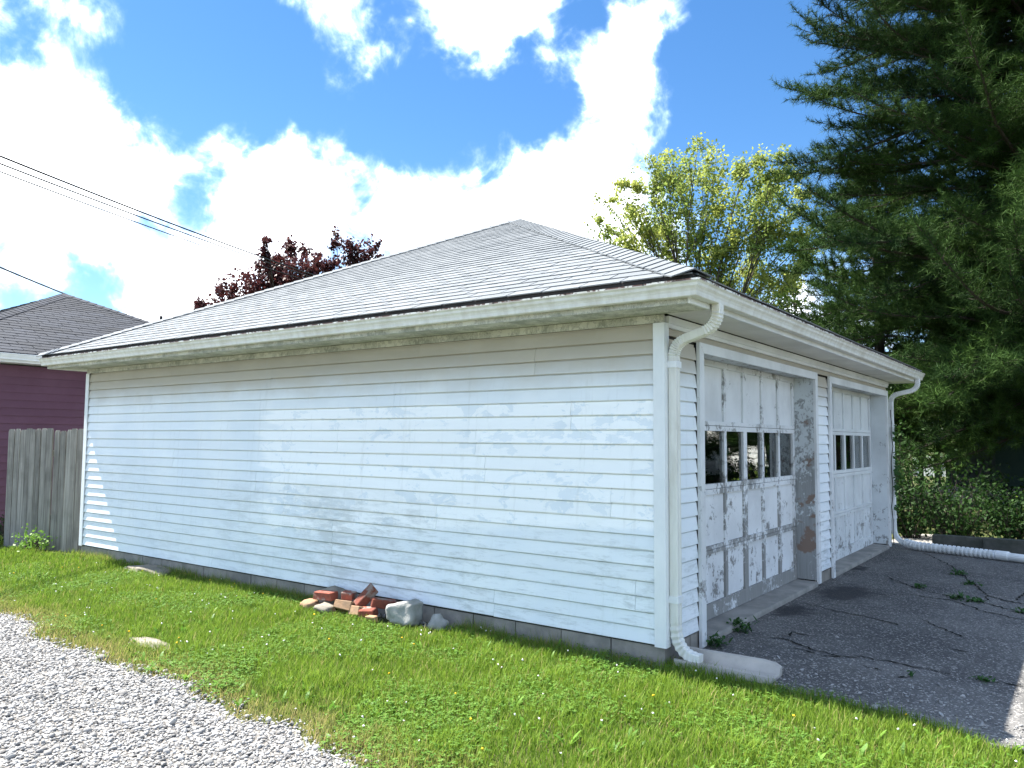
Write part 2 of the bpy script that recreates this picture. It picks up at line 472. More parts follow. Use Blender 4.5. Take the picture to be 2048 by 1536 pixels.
M['brick'] = mat_brick('red_brick', (0.27, 0.085, 0.055), (0.16, 0.060, 0.048))
M['brick_pale'] = mat_stone('sandy_brick', (0.36, 0.22, 0.13), (0.28, 0.19, 0.125))
M['stone'] = mat_stone('field_stone', (0.25, 0.22, 0.18), (0.16, 0.15, 0.125))
M['bag'] = mat_stone('set_cement', (0.31, 0.31, 0.295), (0.22, 0.225, 0.215))
tt = new_mat('gravel_stone')
aa = tt.new('ShaderNodeAttribute', attribute_name='tint')
M['pebble'] = finish(tt, tt.mix(aa.outputs['Fac'], (0.11, 0.105, 0.10), (0.40, 0.395, 0.385)), 0.9, 0.2, tt.noise(tt.pos, 200.0, 3), 0.4, 0.004)


# ------------------------------------------------------------------ building helpers
def tag(o, label=None, cat=None, group=None, kind=None):
    if label:
        o['label'] = label
    if cat:
        o['category'] = cat
    if group:
        o['group'] = group
    if kind:
        o['kind'] = kind
    return o


def thing(name, label, cat, loc=(0, 0, 0), group=None):
    o = bpy.data.objects.new(name, None)
    o.empty_display_size = 0.2
    o.location = loc
    COL.objects.link(o)
    return tag(o, label, cat, group)


def link(name, me, mt=None, parent=None, kind=None):
    if mt is not None and not me.materials:
        me.materials.append(mt)
    o = bpy.data.objects.new(name, me)
    COL.objects.link(o)
    if parent is not None:
        o.parent = parent
        if parent.parent is None:      # parts of a thing keep world coordinates; parts of parts sit on an identity matrix
            o.matrix_parent_inverse = Matrix.Translation(-parent.location)
    if kind:
        o['kind'] = kind
    return o


def mesh(name, V, F, smooth=False):
    me = bpy.data.meshes.new(name)
    me.from_pydata([tuple(v) for v in V], [], F)
    if smooth:
        me.polygons.foreach_set('use_smooth', [True] * len(me.polygons))
    me.update()
    return me


class MB:
    def __init__(self):
        self.V = []
        self.F = []

    def add(self, V, F):
        k = len(self.V)
        self.V += [Vector(v) for v in V]
        self.F += [tuple(i + k for i in f) for f in F]
        return self

    def box(self, x0, x1, y0, y1, z0, z1):
        V = [(x, y, z) for x in (x0, x1) for y in (y0, y1) for z in (z0, z1)]
        return self.add(V, [(0, 1, 3, 2), (4, 6, 7, 5), (0, 4, 5, 1), (2, 3, 7, 6), (0, 2, 6, 4), (1, 5, 7, 3)])

    def prism(self, prof, axis, a, b):
        """profile of (p, q) points extruded along x (q: y,z) or y (x,z) or z (x,y)"""
        n = len(prof)
        V = []
        for e in (a, b):
            for p, q in prof:
                V.append({'x': (e, p, q), 'y': (p, e, q), 'z': (p, q, e)}[axis])
        F = [tuple(range(n)), tuple(range(2 * n - 1, n - 1, -1))]
        F += [(i, i + n, (i + 1) % n + n, (i + 1) % n) for i in range(n)]
        return self.add(V, F)

    def tube(self, pts, rad, n=6):
        pts = [Vector(p) for p in pts]
        k0 = len(self.V)
        a = None
        for i, p in enumerate(pts):
            tg = (pts[min(i + 1, len(pts) - 1)] - pts[max(i - 1, 0)]).normalized()
            if a is None:
                a = tg.orthogonal().normalized()
            else:
                a = (a - tg * a.dot(tg))
                a = a.normalized() if a.length > 1e-6 else tg.orthogonal().normalized()
            b = tg.cross(a)
            r = rad[i] if hasattr(rad, '__len__') else rad
            for j in range(n):
                an = 2 * math.pi * j / n
                self.V.append(p + (a * math.cos(an) + b * math.sin(an)) * r)
        for i in range(len(pts) - 1):
            for j in range(n):
                q = k0 + i * n
                self.F.append((q + j, q + (j + 1) % n, q + n + (j + 1) % n, q + n + j))
        self.F.append(tuple(k0 + j for j in range(n - 1, -1, -1)))
        e = k0 + (len(pts) - 1) * n
        self.F.append(tuple(e + j for j in range(n)))
        return self

    def sweep(self, pts, sec, side, scales=None):
        """section points (a, b): a along `side`, b along tangent x side"""
        pts = [Vector(p) for p in pts]
        side = Vector(side)
        n = len(sec)
        k0 = len(self.V)
        for i, p in enumerate(pts):
            tg = (pts[min(i + 1, len(pts) - 1)] - pts[max(i - 1, 0)]).normalized()
            s = (side - tg * side.dot(tg)).normalized()
            b = tg.cross(s)
            k = scales[i] if scales else 1.0
            for (u, v) in sec:
                self.V.append(p + s * u * k + b * v * k)
        for i in range(len(pts) - 1):
            for j in range(n):
                q = k0 + i * n
                self.F.append((q + j, q + (j + 1) % n, q + n + (j + 1) % n, q + n + j))
        self.F.append(tuple(k0 + j for j in range(n - 1, -1, -1)))
        e = k0 + (len(pts) - 1) * n
        self.F.append(tuple(e + j for j in range(n)))
        return self

    def build(self, name, mt, parent=None, smooth=False, kind=None, origin=None):
        if origin is not None:
            og = Vector(origin)
            me = mesh(name, [v - og for v in self.V], self.F, smooth)
        else:
            me = mesh(name, self.V, self.F, smooth)
        bm = bmesh.new()
        bm.from_mesh(me)
        bmesh.ops.recalc_face_normals(bm, faces=bm.faces)
        bm.to_mesh(me)
        bm.free()
        o = link(name, me, mt, parent, kind)
        if origin is not None:
            o.location = og
        return o


def box(name, mt, parent, *d, **k):
    return MB().box(*d).build(name, mt, parent, **k)


def raw_mesh(name, V, faces_per, attrs=None):
    """V: (N,3) array; faces_per: list of (M,k) index arrays, k = 3 or 4"""
    me = bpy.data.meshes.new(name)
    me.vertices.add(len(V))
    me.vertices.foreach_set('co', np.ascontiguousarray(V, dtype=np.float32).ravel())
    idx = np.concatenate([f.ravel() for f in faces_per]).astype(np.int32)
    tot = np.concatenate([np.full(len(f), f.shape[1], np.int32) for f in faces_per])
    st = np.concatenate([[0], np.cumsum(tot)[:-1]]).astype(np.int32)
    me.loops.add(len(idx))
    me.loops.foreach_set('vertex_index', idx)
    me.polygons.add(len(tot))
    me.polygons.foreach_set('loop_start', st)
    me.polygons.foreach_set('loop_total', tot)
    for k, a in (attrs or {}).items():
        at = me.attributes.new(k, 'FLOAT', 'POINT')
        at.data.foreach_set('value', np.ascontiguousarray(a, dtype=np.float32))
    me.update()
    me.validate()
    return me


# ------------------------------------------------------------------ ground, gravel alley, driveway
o = MB().add([(-1500, -1500, -.022), (1500, -1500, -.022), (1500, 1500, -.022), (-1500, 1500, -.022)], [(0, 1, 2, 3)]).build('ground', M['ground'])
tag(o, 'flat lawn soil running out to the horizon', 'ground', kind='structure')

EDGE = [(-60, -1.7), (-14, -1.75), (-9, -1.85), (-6.5, -1.9), (-5.06, -1.99), (-4.76, -1.95), (-3.9, -2.13), (-3.57, -2.15), (-3.12, -2.13), (-2.36, -2.11),
        (-1.7, -2.19), (-1.04, -2.22), (-.64, -2.28), (-.3, -2.28), (.6, -2.36), (2, -2.45), (60, -2.6)]
EX = [e[0] for e in EDGE]
EY = [e[1] for e in EDGE]


def alley_edge(x):
    return np.interp(x, EX, EY) + 0.035 * np.sin(x * 5.1) + 0.03 * np.sin(x * 11.3 + 1)


mb = MB()
xs = list(np.arange(-16, 8, 0.1))
xs = [-60] + xs + [60]
for i, x in enumerate(xs):
    mb.V += [Vector((x, -7.0, -.012)), Vector((x, float(alley_edge(x)) - .02, -.012))]
mb.F = [(2 * i, 2 * i + 2, 2 * i + 3, 2 * i + 1) for i in range(len(xs) - 1)]
o = mb.build('gravel_alley', M['gravel'])
tag(o, 'pale crushed gravel alley beside the lawn', 'alley', kind='structure')


def drive_edge(x):
    return np.interp(x, [0.0, .3, .7, 1.17, 1.55, 1.88, 2.2, 8], [.10, .03, -.01, -.06, -.12, -.26, -.30, -.5]) + 0.012 * np.sin(x * 19)


mb = MB()
xs = list(np.arange(-0.02, 3.2, 0.05)) + [4, 6, 9]
for x in xs:
    mb.V += [Vector((x, float(drive_edge(x)), -.004)), Vector((x, 7.62, -.004)), Vector((x, float(drive_edge(x)), -.05))]
mb.F = [(3 * i, 3 * i + 3, 3 * i + 4, 3 * i + 1) for i in range(len(xs) - 1)] + [(3 * i, 3 * i + 2, 3 * i + 5, 3 * i + 3) for i in range(len(xs) - 1)]
drive = mb.build('driveway', M['asphalt'])
tag(drive, 'cracked grey asphalt driveway in front of the two garage doors', 'driveway', kind='structure')


def z7(zx, zy):
    return gnd(1448 + zx / 3.4133, 1080 + zy / 3.4133, 0.0)


CR = [[(560, 435), (700, 470), (900, 510), (1070, 545), (1190, 580)], [(300, 660), (430, 680), (600, 740), (800, 800)],
      [(1120, 255), (1290, 320), (1400, 355), (1560, 385), (1700, 410), (2048, 500), (2300, 560)], [(1370, 90), (1560, 180), (1700, 300), (1800, 380), (1910, 410), (2250, 480)],
      [(1060, 375), (1300, 375), (1600, 420), (1750, 480), (2048, 545), (2300, 600)], [(880, 785), (1200, 845), (1370, 880), (1560, 920)], [(940, 860), (1080, 890)],
      [(1700, 940), (1850, 970), (2048, 1000), (2200, 1030)], [(1550, 740), (1690, 770)], [(650, 790), (960, 800)], [(1180, 935), (1290, 930)], [(1800, 380), (1795, 415)],
      [(2048, 360), (1990, 410)], [(430, 660), (470, 630), (580, 655)], [(480, 735), (620, 770)], [(1350, 540), (1600, 650), (1640, 665)]]
for pts in CR:
    P = [z7(*q) for q in pts]
    L = []
    for a, b in zip(P[:-1], P[1:]):
        k = max(2, int((b - a).length / 0.035))
        L += [a.lerp(b, i / k) for i in range(k)]
    L.append(P[-1])
    mb = MB()
    for i, p in enumerate(L):
        tg = (L[min(i + 1, len(L) - 1)] - L[max(i - 1, 0)]).normalized()
        sd = Vector((-tg.y, tg.x, 0))
        off = random.gauss(0, .011)
        wd = random.uniform(.003, .0115) * (0.3 if i in (0, len(L) - 1) else 1)
        c = p + sd * off
        for s in (-1, 1):
            q = c + sd * s * wd
            mb.V.append(Vector((q.x, q.y, .0012)))
    mb.F = [(2 * i, 2 * i + 2, 2 * i + 3, 2 * i + 1) for i in range(len(L) - 1)]
    mb.build('crack', M['crack'], drive)

# ------------------------------------------------------------------ the garage
G = thing('garage', 'white aluminium sided two-door garage with grey shingled hip roof', 'garage')
wall_a = box('wall', M['inside'], G, -LA + .02, -.02, .004, .11, -.05, 2.30)
wall_b = MB().box(-.11, -.004, .112, .585, -.05, 2.30).box(-.11, -.004, 3.58, 4.162, -.05, 2.30).box(-.11, -.004, 7.157, WB - .02, -.05, 2.30) \
    .box(-.11, -.004, .5855, 3.5795, 2.165, 2.30).box(-.11, -.004, 4.1625, 7.1565, 2.165, 2.30).build('wall', M['inside'], G)
wall_c = MB().box(-LA + .02, -.02, WB - .12, WB - .014, -.05, 2.30).box(-LA + .02, -LA + .12, .112, WB - .122, -.05, 2.30).build('rear_wall', M['inside'], G)
MB().box(-LA + .02, -.02, WB - .013, WB - .001, .11, 2.30).box(-LA + .001, -LA + .019, .05, WB - .05, .11, 2.30).build('rear_siding', M['white'], wall_c)
box('floor_slab', M['concrete'], G, -LA + .13, -.12, .12, WB - .13, -.06, .02)

# siding boards: double four inch panels, joints as the photograph shows them
JO = {0: [-5.1, -1.4], 1: [-3.25, -.2], 2: [-6.2, -3.25], 3: [-2.0], 4: [-4.4, -.386], 5: [-5.9, -1.5, ], 6: [-3.21, -1.598], 7: [-.714, -4.9], 8: [-2.5, -6.4], 9: [-1.032, -4.2], 10: [-2.217, -6.0]}
NCOURSE = 21


def board_prof(z0, s, ztop=None):
    z1 = z0 + C4 + .012
    if ztop:
        z1 = min(z1, ztop)
    zg = min(z0 + C4 - .009, z1 - .004)      # locking groove below the lap above
    return [(s * .002, z0 + .001), (s * .021, z0), (s * .0215, z0 + .004), (s * .009, zg), (s * .001, zg + .002), (s * .001, z1), (s * .0, z1)]


for k in range(NCOURSE):
    z0 = H0 + k * C4
    cuts = [-LA + .03] + sorted(JO.get(k // 2, [])) + [-.045]
    for i in range(len(cuts) - 1):
        g = 0.0012
        j = random.uniform(0, .0012)
        pr = [(p - j if p < -.0085 else p, q) for p, q in board_prof(z0, -1, 2.262)]
        bd = MB().prism(pr, 'x', cuts[i] + g, cuts[i + 1] - g)
        n_ = len(pr)
        da, db = random.gauss(0, .0016), random.gauss(0, .0016)
        for q_ in range(3):                       # the lap edge never runs dead level
            bd.V[q_].z += da
            bd.V[q_ + n_].z += db
        bd.build('siding_board', M['siding'], wall_a)
    for (a, b) in ((.045, .532), (3.638, 4.11), (7.17, WB - .012)):
        if z0 + C4 > 2.2:
            continue
        MB().prism(board_prof(z0, 1), 'y', a + random.uniform(0, .003), b - random.uniform(0, .003)).build('siding_board', M['siding'], wall_b)
for z0, z1 in ((2.186, 2.235),):
    for a, b in ((.05, 2.3), (2.302, 5.1), (5.102, WB - .012)):
        MB().prism([(0, z0), (.018, z0), (.019, z0 + .006), (.006, z1), (0, z1)], 'y', a, b).build('siding_board', M['siding'], wall_b)
# corner posts
MB().prism([(-.052, -.031), (.031, -.031), (.031, .042), (.0235, .042), (.0235, -.0235), (-.052, -.0235)], 'z', H0 - .012, 2.262).build('corner_post', M['white'], G)
MB().prism([(-LA - .026, -.031), (-LA + .05, -.031), (-LA + .05, -.0235), (-LA - .0195, -.0235), (-LA - .0195, .05), (-LA - .026, .05)], 'z', H0 - .012, 2.262).build('corner_post', M['white'], G)
# frieze boards
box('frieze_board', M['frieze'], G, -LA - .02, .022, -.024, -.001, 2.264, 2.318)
MB().prism([(.001, 2.236), (.03, 2.236), (.036, 2.262), (.044, 2.264), (.044, 2.312), (.001, 2.312)], 'y', .024, WB + .02).build('frieze_board', M['trim'], G)
# foundation blocks
x = 0.012
while x > -LA:
    x1 = max(x - .405, -LA - .01)
    if x - x1 > .03:
        box('foundation_block', M['block'], wall_a, x1 + .004, x - .004, -.006 + random.uniform(-.002, .002), .003, -.06, H0 - .014)
    x = x1
for a, b in ((.004, .40), (.41, .60), (3.56, 3.86), (3.868, 4.17), (7.09, WB)):
    box('foundation_block', M['block'], wall_b, -.003, .008, a, b, -.06, H0 - .014)

# eaves
EO = .34
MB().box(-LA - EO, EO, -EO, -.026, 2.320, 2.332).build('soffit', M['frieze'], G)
MB().box(.046, EO, -.024, WB + EO, 2.3205, 2.3325).build('soffit', M['soffit'], G)
MB().box(-LA - EO, -LA - .026, -.024, WB + EO, 2.321, 2.333).build('soffit', M['soffit'], G)
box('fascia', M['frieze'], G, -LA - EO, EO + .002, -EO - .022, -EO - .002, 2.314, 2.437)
box('fascia', M['trim'], G, EO + .004, EO + .022, -EO - .020, WB + EO, 2.314, 2.437)
box('fascia', M['trim'], G, -LA - EO - .022, -LA - EO - .002, -EO, WB + EO, 2.314, 2.437)
box('fascia', M['trim'], G, -LA - EO, EO, WB + EO + .002, WB + EO + .022, 2.314, 2.437)

GP = [(0, 2.438), (0, 2.350), (.058, 2.348), (.063, 2.352), (.066, 2.372), (.073, 2.388), (.084, 2.402), (.088, 2.418), (.096, 2.426), (.101, 2.430),
      (.101, 2.442), (.092, 2.442), (.091, 2.434), (.083, 2.424), (.079, 2.404), (.066, 2.391), (.060, 2.374), (.056, 2.355), (.005, 2.357), (.005, 2.438)]
gx, gy = EO + .024, -EO - .024


def gutter(pts, name='gutter'):
    """pts: list of (x, y, nx, ny) stations; profile grows along (nx, ny)"""
    mb = MB()
    n = len(GP)
    for (x, y, nx, ny) in pts:
        for (q, z) in GP:
            mb.V.append(Vector((x + nx * q, y + ny * q, z)))
    for i in range(len(pts) - 1):
        for j in range(n):
            a = i * n
            mb.F.append((a + j, a + (j + 1) % n, a + n + (j + 1) % n, a + n + j))
    mb.F.append(tuple(range(n)))
    mb.F.append(tuple(range(len(pts) * n - 1, len(pts) * n - n - 1, -1)))
    return mb.build(name, M['gutter'], G)


g1 = gutter([(-LA - EO - .02, gy, 0, -1), (gx - .18, gy, 0, -1)])
gutter([(gx, gy + .185, 1, 0), (gx, WB + EO + .02, 1, 0)])
# mitred corner sleeve, a touch larger
mb = MB()
ST = [(gx - .21, gy, 0, -1), (gx, gy, 1, -1), (gx, gy + .21, 1, 0)]
n = len(GP)
for (x, y, nx, ny) in ST:
    for (q, z) in GP:
        s = .003
        mb.V.append(Vector((x + nx * (q + s * (1 if q > .02 else 0)), y + ny * (q + s * (1 if q > .02 else 0)), z + (-.003 if z < 2.36 else .002))))
for i in range(2):
    for j in range(n):
        a = i * n
        mb.F.append((a + j, a + (j + 1) % n, a + n + (j + 1) % n, a + n + j))
mb.F += [tuple(range(n)), tuple(range(3 * n - 1, 2 * n - 1, -1))]
mb.build('gutter_corner', M['gutter'], G)
# end plate on the far left end and at the far end
MB().prism([(gy - q, z) for q, z in GP[1:11]] + [(gy, 2.442)], 'x', -LA - EO - .026, -LA - EO - .0205).build('gutter_end', M['gutter'], g1)

x = -LA - .1
while x < .2:
    MB().tube([(x, gy - .0995, 2.437), (x, gy - .1045, 2.437)], .0055, 6).build('gutter_spike', M['roof_edge'], g1)
    x += random.uniform(.55, .68)
for sx in (-5.3, -2.25):
    mb = MB()
    for xx in (sx, sx + .035):
        for (q, z) in GP[1:12]:
            mb.V.append(Vector((xx, gy - q - (.0022 if q > .03 else 0), z - (.002 if z < 2.36 else 0))))
    mb.F = [(i, i + 1, i + 12, i + 11) for i in range(10)]
    mb.build('gutter_seam', M['gutter'], g1)
# ---- roof
ZE = 2.480
E0 = .405


def roof_solid(parent, x0, x1, y0, y1, ze, ap, mt_edge, edge=.034, ridge=None):
    V = [(x0, y0, ze - edge), (x1, y0, ze - edge), (x1, y1, ze - edge), (x0, y1, ze - edge), (x0, y0, ze), (x1, y0, ze), (x1, y1, ze), (x0, y1, ze), ap]
    F = [(3, 2, 1, 0), (0, 1, 5, 4), (1, 2, 6, 5), (2, 3, 7, 6), (3, 0, 4, 7), (4, 5, 8), (5, 6, 8), (6, 7, 8), (7, 4, 8)]
    return MB().add(V, F).build('roof', mt_edge, parent)


AP = Vector((-3.94, 3.78, 4.485))
roof = roof_solid(G, -LA - E0, E0, -E0, WB + E0, ZE, AP, M['roof_edge'])


def shingle_plane(parent, A, B, apx, mt, expo, tabw, n_single, thick=.0085, name='shingle'):
    """courses of tabs on the triangle A-B-apex; the lowest n_single tabs are objects, the rest one part"""
    A, B, apx = Vector(A), Vector(B), Vector(apx)
    u = (B - A).normalized()
    wv = apx - A
    vdir = (wv - u * wv.dot(u))
    H = vdir.length
    vdir.normalize()
    nrm = u.cross(vdir).normalized()
    if nrm.z < 0:
        nrm = -nrm
    ua = wv.dot(u)
    ub = (B - A).length
    singles = 0
    rest = MB()
    full = {}
    nc = int(H / expo)
    for k in range(nc + 1):
        v0 = k * expo - .012
        v1 = min(v0 + expo * 1.25, H - .01)
        if v1 - v0 < .02:
            break
        def lim(v):
            f = max(0, v) / H
            return ua * f, ub + (ua - ub) * f
        l0, r0 = lim(v0)
        l1, r1 = lim(v1)
        off = (k % 2) * tabw * .5 + (k // 2 % 3) * .03 + random.uniform(-.01, .01)
        i0 = int((l0 - off) / tabw) - 1
        s = off + i0 * tabw
        while s < r0:
            gap = .0035 + random.random() * .003
            a, b = s + gap, s + tabw - gap
            s += tabw
            a0, b0 = max(a, l0), min(b, r0)
            if b0 - a0 < .02:
                continue
            a1, b1 = max(a, l1), min(b, r1)
            if b1 <= a1:
                mid = min(max((a0 + b0) / 2, l1), r1)
                a1, b1 = mid - .001, mid + .001
            d0 = random.uniform(0, .003)
            dv = random.uniform(-.003, .003)
            lift = .004 + d0
            whole = abs(a0 - a) < 1e-6 and abs(b0 - b) < 1e-6 and abs(a1 - a) < 1e-6 and abs(b1 - b) < 1e-6
            def P(uu, vv, h):
                return A + u * uu + vdir * vv + nrm * h
            V = [P(a0, v0 + dv, lift), P(b0, v0 + dv, lift), P(b1, v1, .002), P(a1, v1, .002),
                 P(a0, v0 + dv, lift + thick), P(b0, v0 + dv, lift + thick), P(b1, v1, .0045), P(a1, v1, .0045)]
            F = [(3, 2, 1, 0), (4, 5, 6, 7), (0, 1, 5, 4), (1, 2, 6, 5), (2, 3, 7, 6), (3, 0, 4, 7)]
            if singles < n_single:
                singles += 1
                if whole:
                    key = k % 3
                    if key not in full:
                        wd = tabw - .011
                        ht = expo * 1.25
                        Vl = [(0, 0, .004), (wd, 0, .004), (wd, ht, .002), (0, ht, .002), (0, 0, .004 + thick), (wd, 0, .004 + thick), (wd, ht, .0045), (0, ht, .0045)]
                        full[key] = mesh(name, Vl, F)
                        full[key].materials.append(mt)
                    o = bpy.data.objects.new(name, full[key])
                    COL.objects.link(o)
                    o.parent = parent
                    mm = Matrix((u, vdir, nrm)).transposed().to_4x4()
                    mm.translation = P(a0 + .002, v0 + dv, d0)
                    o.matrix_basis = mm
                else:
                    MB().add(V, F).build(name, mt, parent)
            else:
                rest.add(V, F)
    if rest.V:
        rest.build('shingle_courses', mt, parent, kind='stuff')


C00, C10, C11, C01 = (-LA - E0, -E0, ZE), (E0, -E0, ZE), (E0, WB + E0, ZE), (-LA - E0, WB + E0, ZE)
shingle_plane(roof, C00, C10, AP, M['shingle'], .127, .305, 300)
shingle_plane(roof, C10, C11, AP, M['shingle'], .127, .305, 0)
shingle_plane(roof, C11, C01, AP, M['shingle'], .127, .305, 0)
shingle_plane(roof, C01, C00, AP, M['shingle'], .127, .305, 0)


def hip_caps(parent, P0, P1, n1, n2, mt, expo=.13, half=.15, name='hip_cap'):
    P0, P1 = Vector(P0), Vector(P1)
    d = (P1 - P0)
    L = d.length
    d.normalize()
    s1 = n1.cross(d).normalized()
    s2 = n2.cross(d).normalized()
    if s1.z > 0:
        s1 = -s1
    if s2.z > 0:
        s2 = -s2
    nn = (n1 + n2).normalized()
    k = int(L / expo)
    for i in range(k):
        a = P0 + d * (i * expo - .01)
        b = P0 + d * (i * expo + expo * 1.35)
        if i == k - 1:
            b = P1
        V = []
        h = half * random.uniform(.97, 1.03)
        for (c, l, t) in ((a, .013, .008), (b, .005, .005)):
            for (sd, hh, ee) in ((s1, h, .0), (None, 0, .008), (s2, h, .0)):
                base = c + nn * (l + ee) + (sd * hh if sd is not None else Vector((0, 0, 0)))
                V += [base, base + nn * t]
        F = [(1, 3, 9, 7), (3, 5, 11, 9), (0, 6, 8, 2), (2, 8, 10, 4), (0, 2, 3, 1), (2, 4, 5, 3), (6, 7, 9, 8), (8, 9, 11, 10), (0, 1, 7, 6), (4, 10, 11, 5)]
        MB().add(V, F).build(name, mt, parent)


def pn(a, b, c):
    q = (Vector(b) - Vector(a)).cross(Vector(c) - Vector(a)).normalized()
    return q if q.z > 0 else -q


NA, NB, NC, ND = pn(C00, C10, AP), pn(C10, C11, AP), pn(C11, C01, AP), pn(C01, C00, AP)
hip_caps(roof, Vector(C10) + Vector((0, 0, .01)), AP + Vector((0, 0, .006)), NA, NB, M['shingle'])
hip_caps(roof, Vector(C00) + Vector((0, 0, .01)), AP + Vector((0, 0, .006)), NA, ND, M['shingle'])


# ---- doors
def door(y_off, mt, mid_w, nm_label):
    D0 = y_off
    div = [.64 + .477 * k for k in range(7)]
    f = MB()
    xo, xi = -.175, -.213
    ya, yb = D0 + .617, D0 + 3.545
    rails = [(2.079, 2.128), (1.595, 1.629), (1.55, 1.591), (1.0795, 1.119), (1.033, 1.0755), (.5945, .625), (.561, .5905), (.052, .171)]
    secs = [(1.595, 2.128), (1.0795, 1.591), (.5945, 1.0755), (.052, .5905)]
    for (a, b) in rails:
        f.box(xi, xo, ya, yb, a, b)
    holes = [(1.629, 2.079), (1.119, 1.55), (.625, 1.033), (.171, .561)]
    for (a, b) in holes:
        for k, d in enumerate(div):
            hw = .044 if k == 3 else (.028 if 0 < k < 6 else .024)
            y0, y1 = max(d - hw, ya - 0), min(d + hw, yb)
            y0, y1 = (D0 + d - hw, D0 + d + hw)
            if k == 0:
                y0 = ya
            if k == 6:
                y1 = yb
            f.box(xi + .001, xo - .0015, y0, y1, a - .001, b + .001)
    dr_ = f.build('garage_door', M['door_rail'] if mt is M['door'] else mt, G)
    for r, (a, b) in enumerate(holes):
        for k in range(6):
            y0, y1 = D0 + div[k] + .02, D0 + div[k + 1] - .02
            if r == 1:
                box('pane', M['glass'], dr_, -.202, -.198, y0, y1, a - .006, b + .006)
            else:
                MB().box(-.208, -.194 + random.uniform(-.002, .002), y0, y1, a - .01, b + .01).build('panel', mt, dr_)
    # jambs, head and casing
    box('jamb', M['jamb'] if D0 == 0 else M['jamb_b'], G, -.23, .0185, D0 + 3.549, D0 + 3.575, .055, 2.16)
    box('jamb', M['jamb'], G, -.23, .0185, D0 + .588, D0 + .612, .055, 2.16)
    box('door_head', M['jamb'], G, -.23, .0185, D0 + .613, D0 + 3.548, 2.131, 2.158)
    MB().prism([(D0 + 3.547, .02), (D0 + 3.634, .02), (D0 + 3.634, 2.185), (D0 + 3.547, 2.11)], 'x', .019, .044).build('door_casing', M['trim'], G)
    MB().prism([(D0 + .534, .0), (D0 + .616, .0), (D0 + .616, 2.11), (D0 + .534, 2.185)], 'x', .019, .044).build('door_casing', M['trim'], G)
    MB().prism([(D0 + .617, 2.1115), (D0 + 3.546, 2.1115), (D0 + 3.633, 2.1855), (D0 + .535, 2.1855)], 'x', .0195, .0445).build('door_casing', M['trim'], G)
    s = MB()
    s.prism([(-.26, -.05), (.03, -.05), (.034, .02), (.028, .043), (-.26, .05)], 'y', D0 + .617, D0 + 3.546)
    s.build('door_sill', M['concrete'], G)
    return dr_


door(0.0, M['door'], .09, '')
door(3.5775, M['door_b'], .09, '')

# ---- downspouts
SEC = [(-.036, -.024), (-.030, -.030), (-.012, -.030), (-.008, -.026), (.008, -.026), (.012, -.030), (.030, -.030), (.036, -.024),
       (.036, .024), (.030, .030), (.012, .030), (.008, .026), (-.008, .026), (-.012, .030), (-.030, .030), (-.036, .024)]


def bez(a, b, c, n):
    a, b, c = Vector(a), Vector(b), Vector(c)
    return [a * (1 - t) ** 2 + b * 2 * t * (1 - t) + c * t * t for t in [i / n for i in range(n + 1)]]


def downspout(y, yo, far=False):
    P = []
    S = []

    def seg(pts, ridged):
        for i, p in enumerate(pts):
            P.append(p)
            S.append((1.09 if i % 2 else .93) if ridged else 1.0)
    xo = .402
    seg([Vector((xo, yo, 2.352)), Vector((xo, yo, 2.315))], False)
    seg(bez((xo, yo, 2.30), (xo - .005, yo, 2.215), (xo - .09, yo * .8 + y * .2, 2.185), 16), True)
    seg([Vector((xo - .095, yo * .75 + y * .25, 2.183)), Vector((.16, yo * .25 + y * .75, 2.150))], False)
    seg(bez((.15, yo * .2 + y * .8, 2.147), (.068, y, 2.12), (.062, y, 2.04), 16), True)
    if not far:
        seg([Vector((.062, y, 2.03)), Vector((.062, y, .27))], False)
        seg(bez((.062, y, .25), (.062, y, .075), (.20, y, .060), 14), True)
        seg([Vector((.205, y, .0595)), Vector((.235, y, .058))], False)
    else:
        seg([Vector((.062, y, 2.03)), Vector((.062, y, .30))], False)
        seg(bez((.062, y, .28), (.064, y - .01, .10), (.22, y - .08, .075), 10), False)
    d = MB().sweep(P, SEC, (0, 1, 0), S).build('downspout', M['gutter'] if not far else M['pipe'], G)
    for z in ((1.98, .42) if not far else (1.7, .42)):
        MB().prism([(.022, y - .060), (.026, y - .060), (.027, y - .041), (.097, y - .041), (.097, y + .041), (.027, y + .041), (.026, y + .060), (.022, y + .060)], 'z', z - .022, z + .022).build('strap', M['white'], d)
    return d


downspout(.055, -.02)
downspout(7.30, 7.36, True)

# corrugated drain hose lying across the far end of the drive
hs = thing('drain_hose', 'white corrugated drain hose lying on the asphalt at the foot of the downspout', 'hose', (.9, 7.05, 0))
pth = [gnd(1822, 1093, .06), gnd(1870, 1097, .062), gnd(1930, 1102, .06), gnd(1985, 1109, .06), gnd(2008, 1112, .06)]
pth = [Vector((.20, 7.235, .085)), Vector((.36, 7.12, .066)), Vector((.62, 7.04, .062)), Vector((.95, 6.95, .06)), Vector((1.22, 6.86, .06)), Vector((1.36, 6.80, .06))]
L = []
for i in range(len(pth) - 1):
    a, b = pth[i], pth[i + 1]
    k = max(2, int((b - a).length / .0068))
    L += [a.lerp(b, j / k) for j in range(k)]
mb = MB().tube(L, [.046 + .014 * (1 if (i // 4) % 2 else 0) for i in range(len(L))], 12)
mb.build('corrugated_tube', M['pipe'], hs)
MB().tube([(1.33, 6.812, .062), (1.45, 6.77, .062), (1.47, 6.763, .058), (1.66, 6.69, .056)], [.060, .060, .050, .050], 14).build('coupling', M['pipe'], hs, smooth=False)

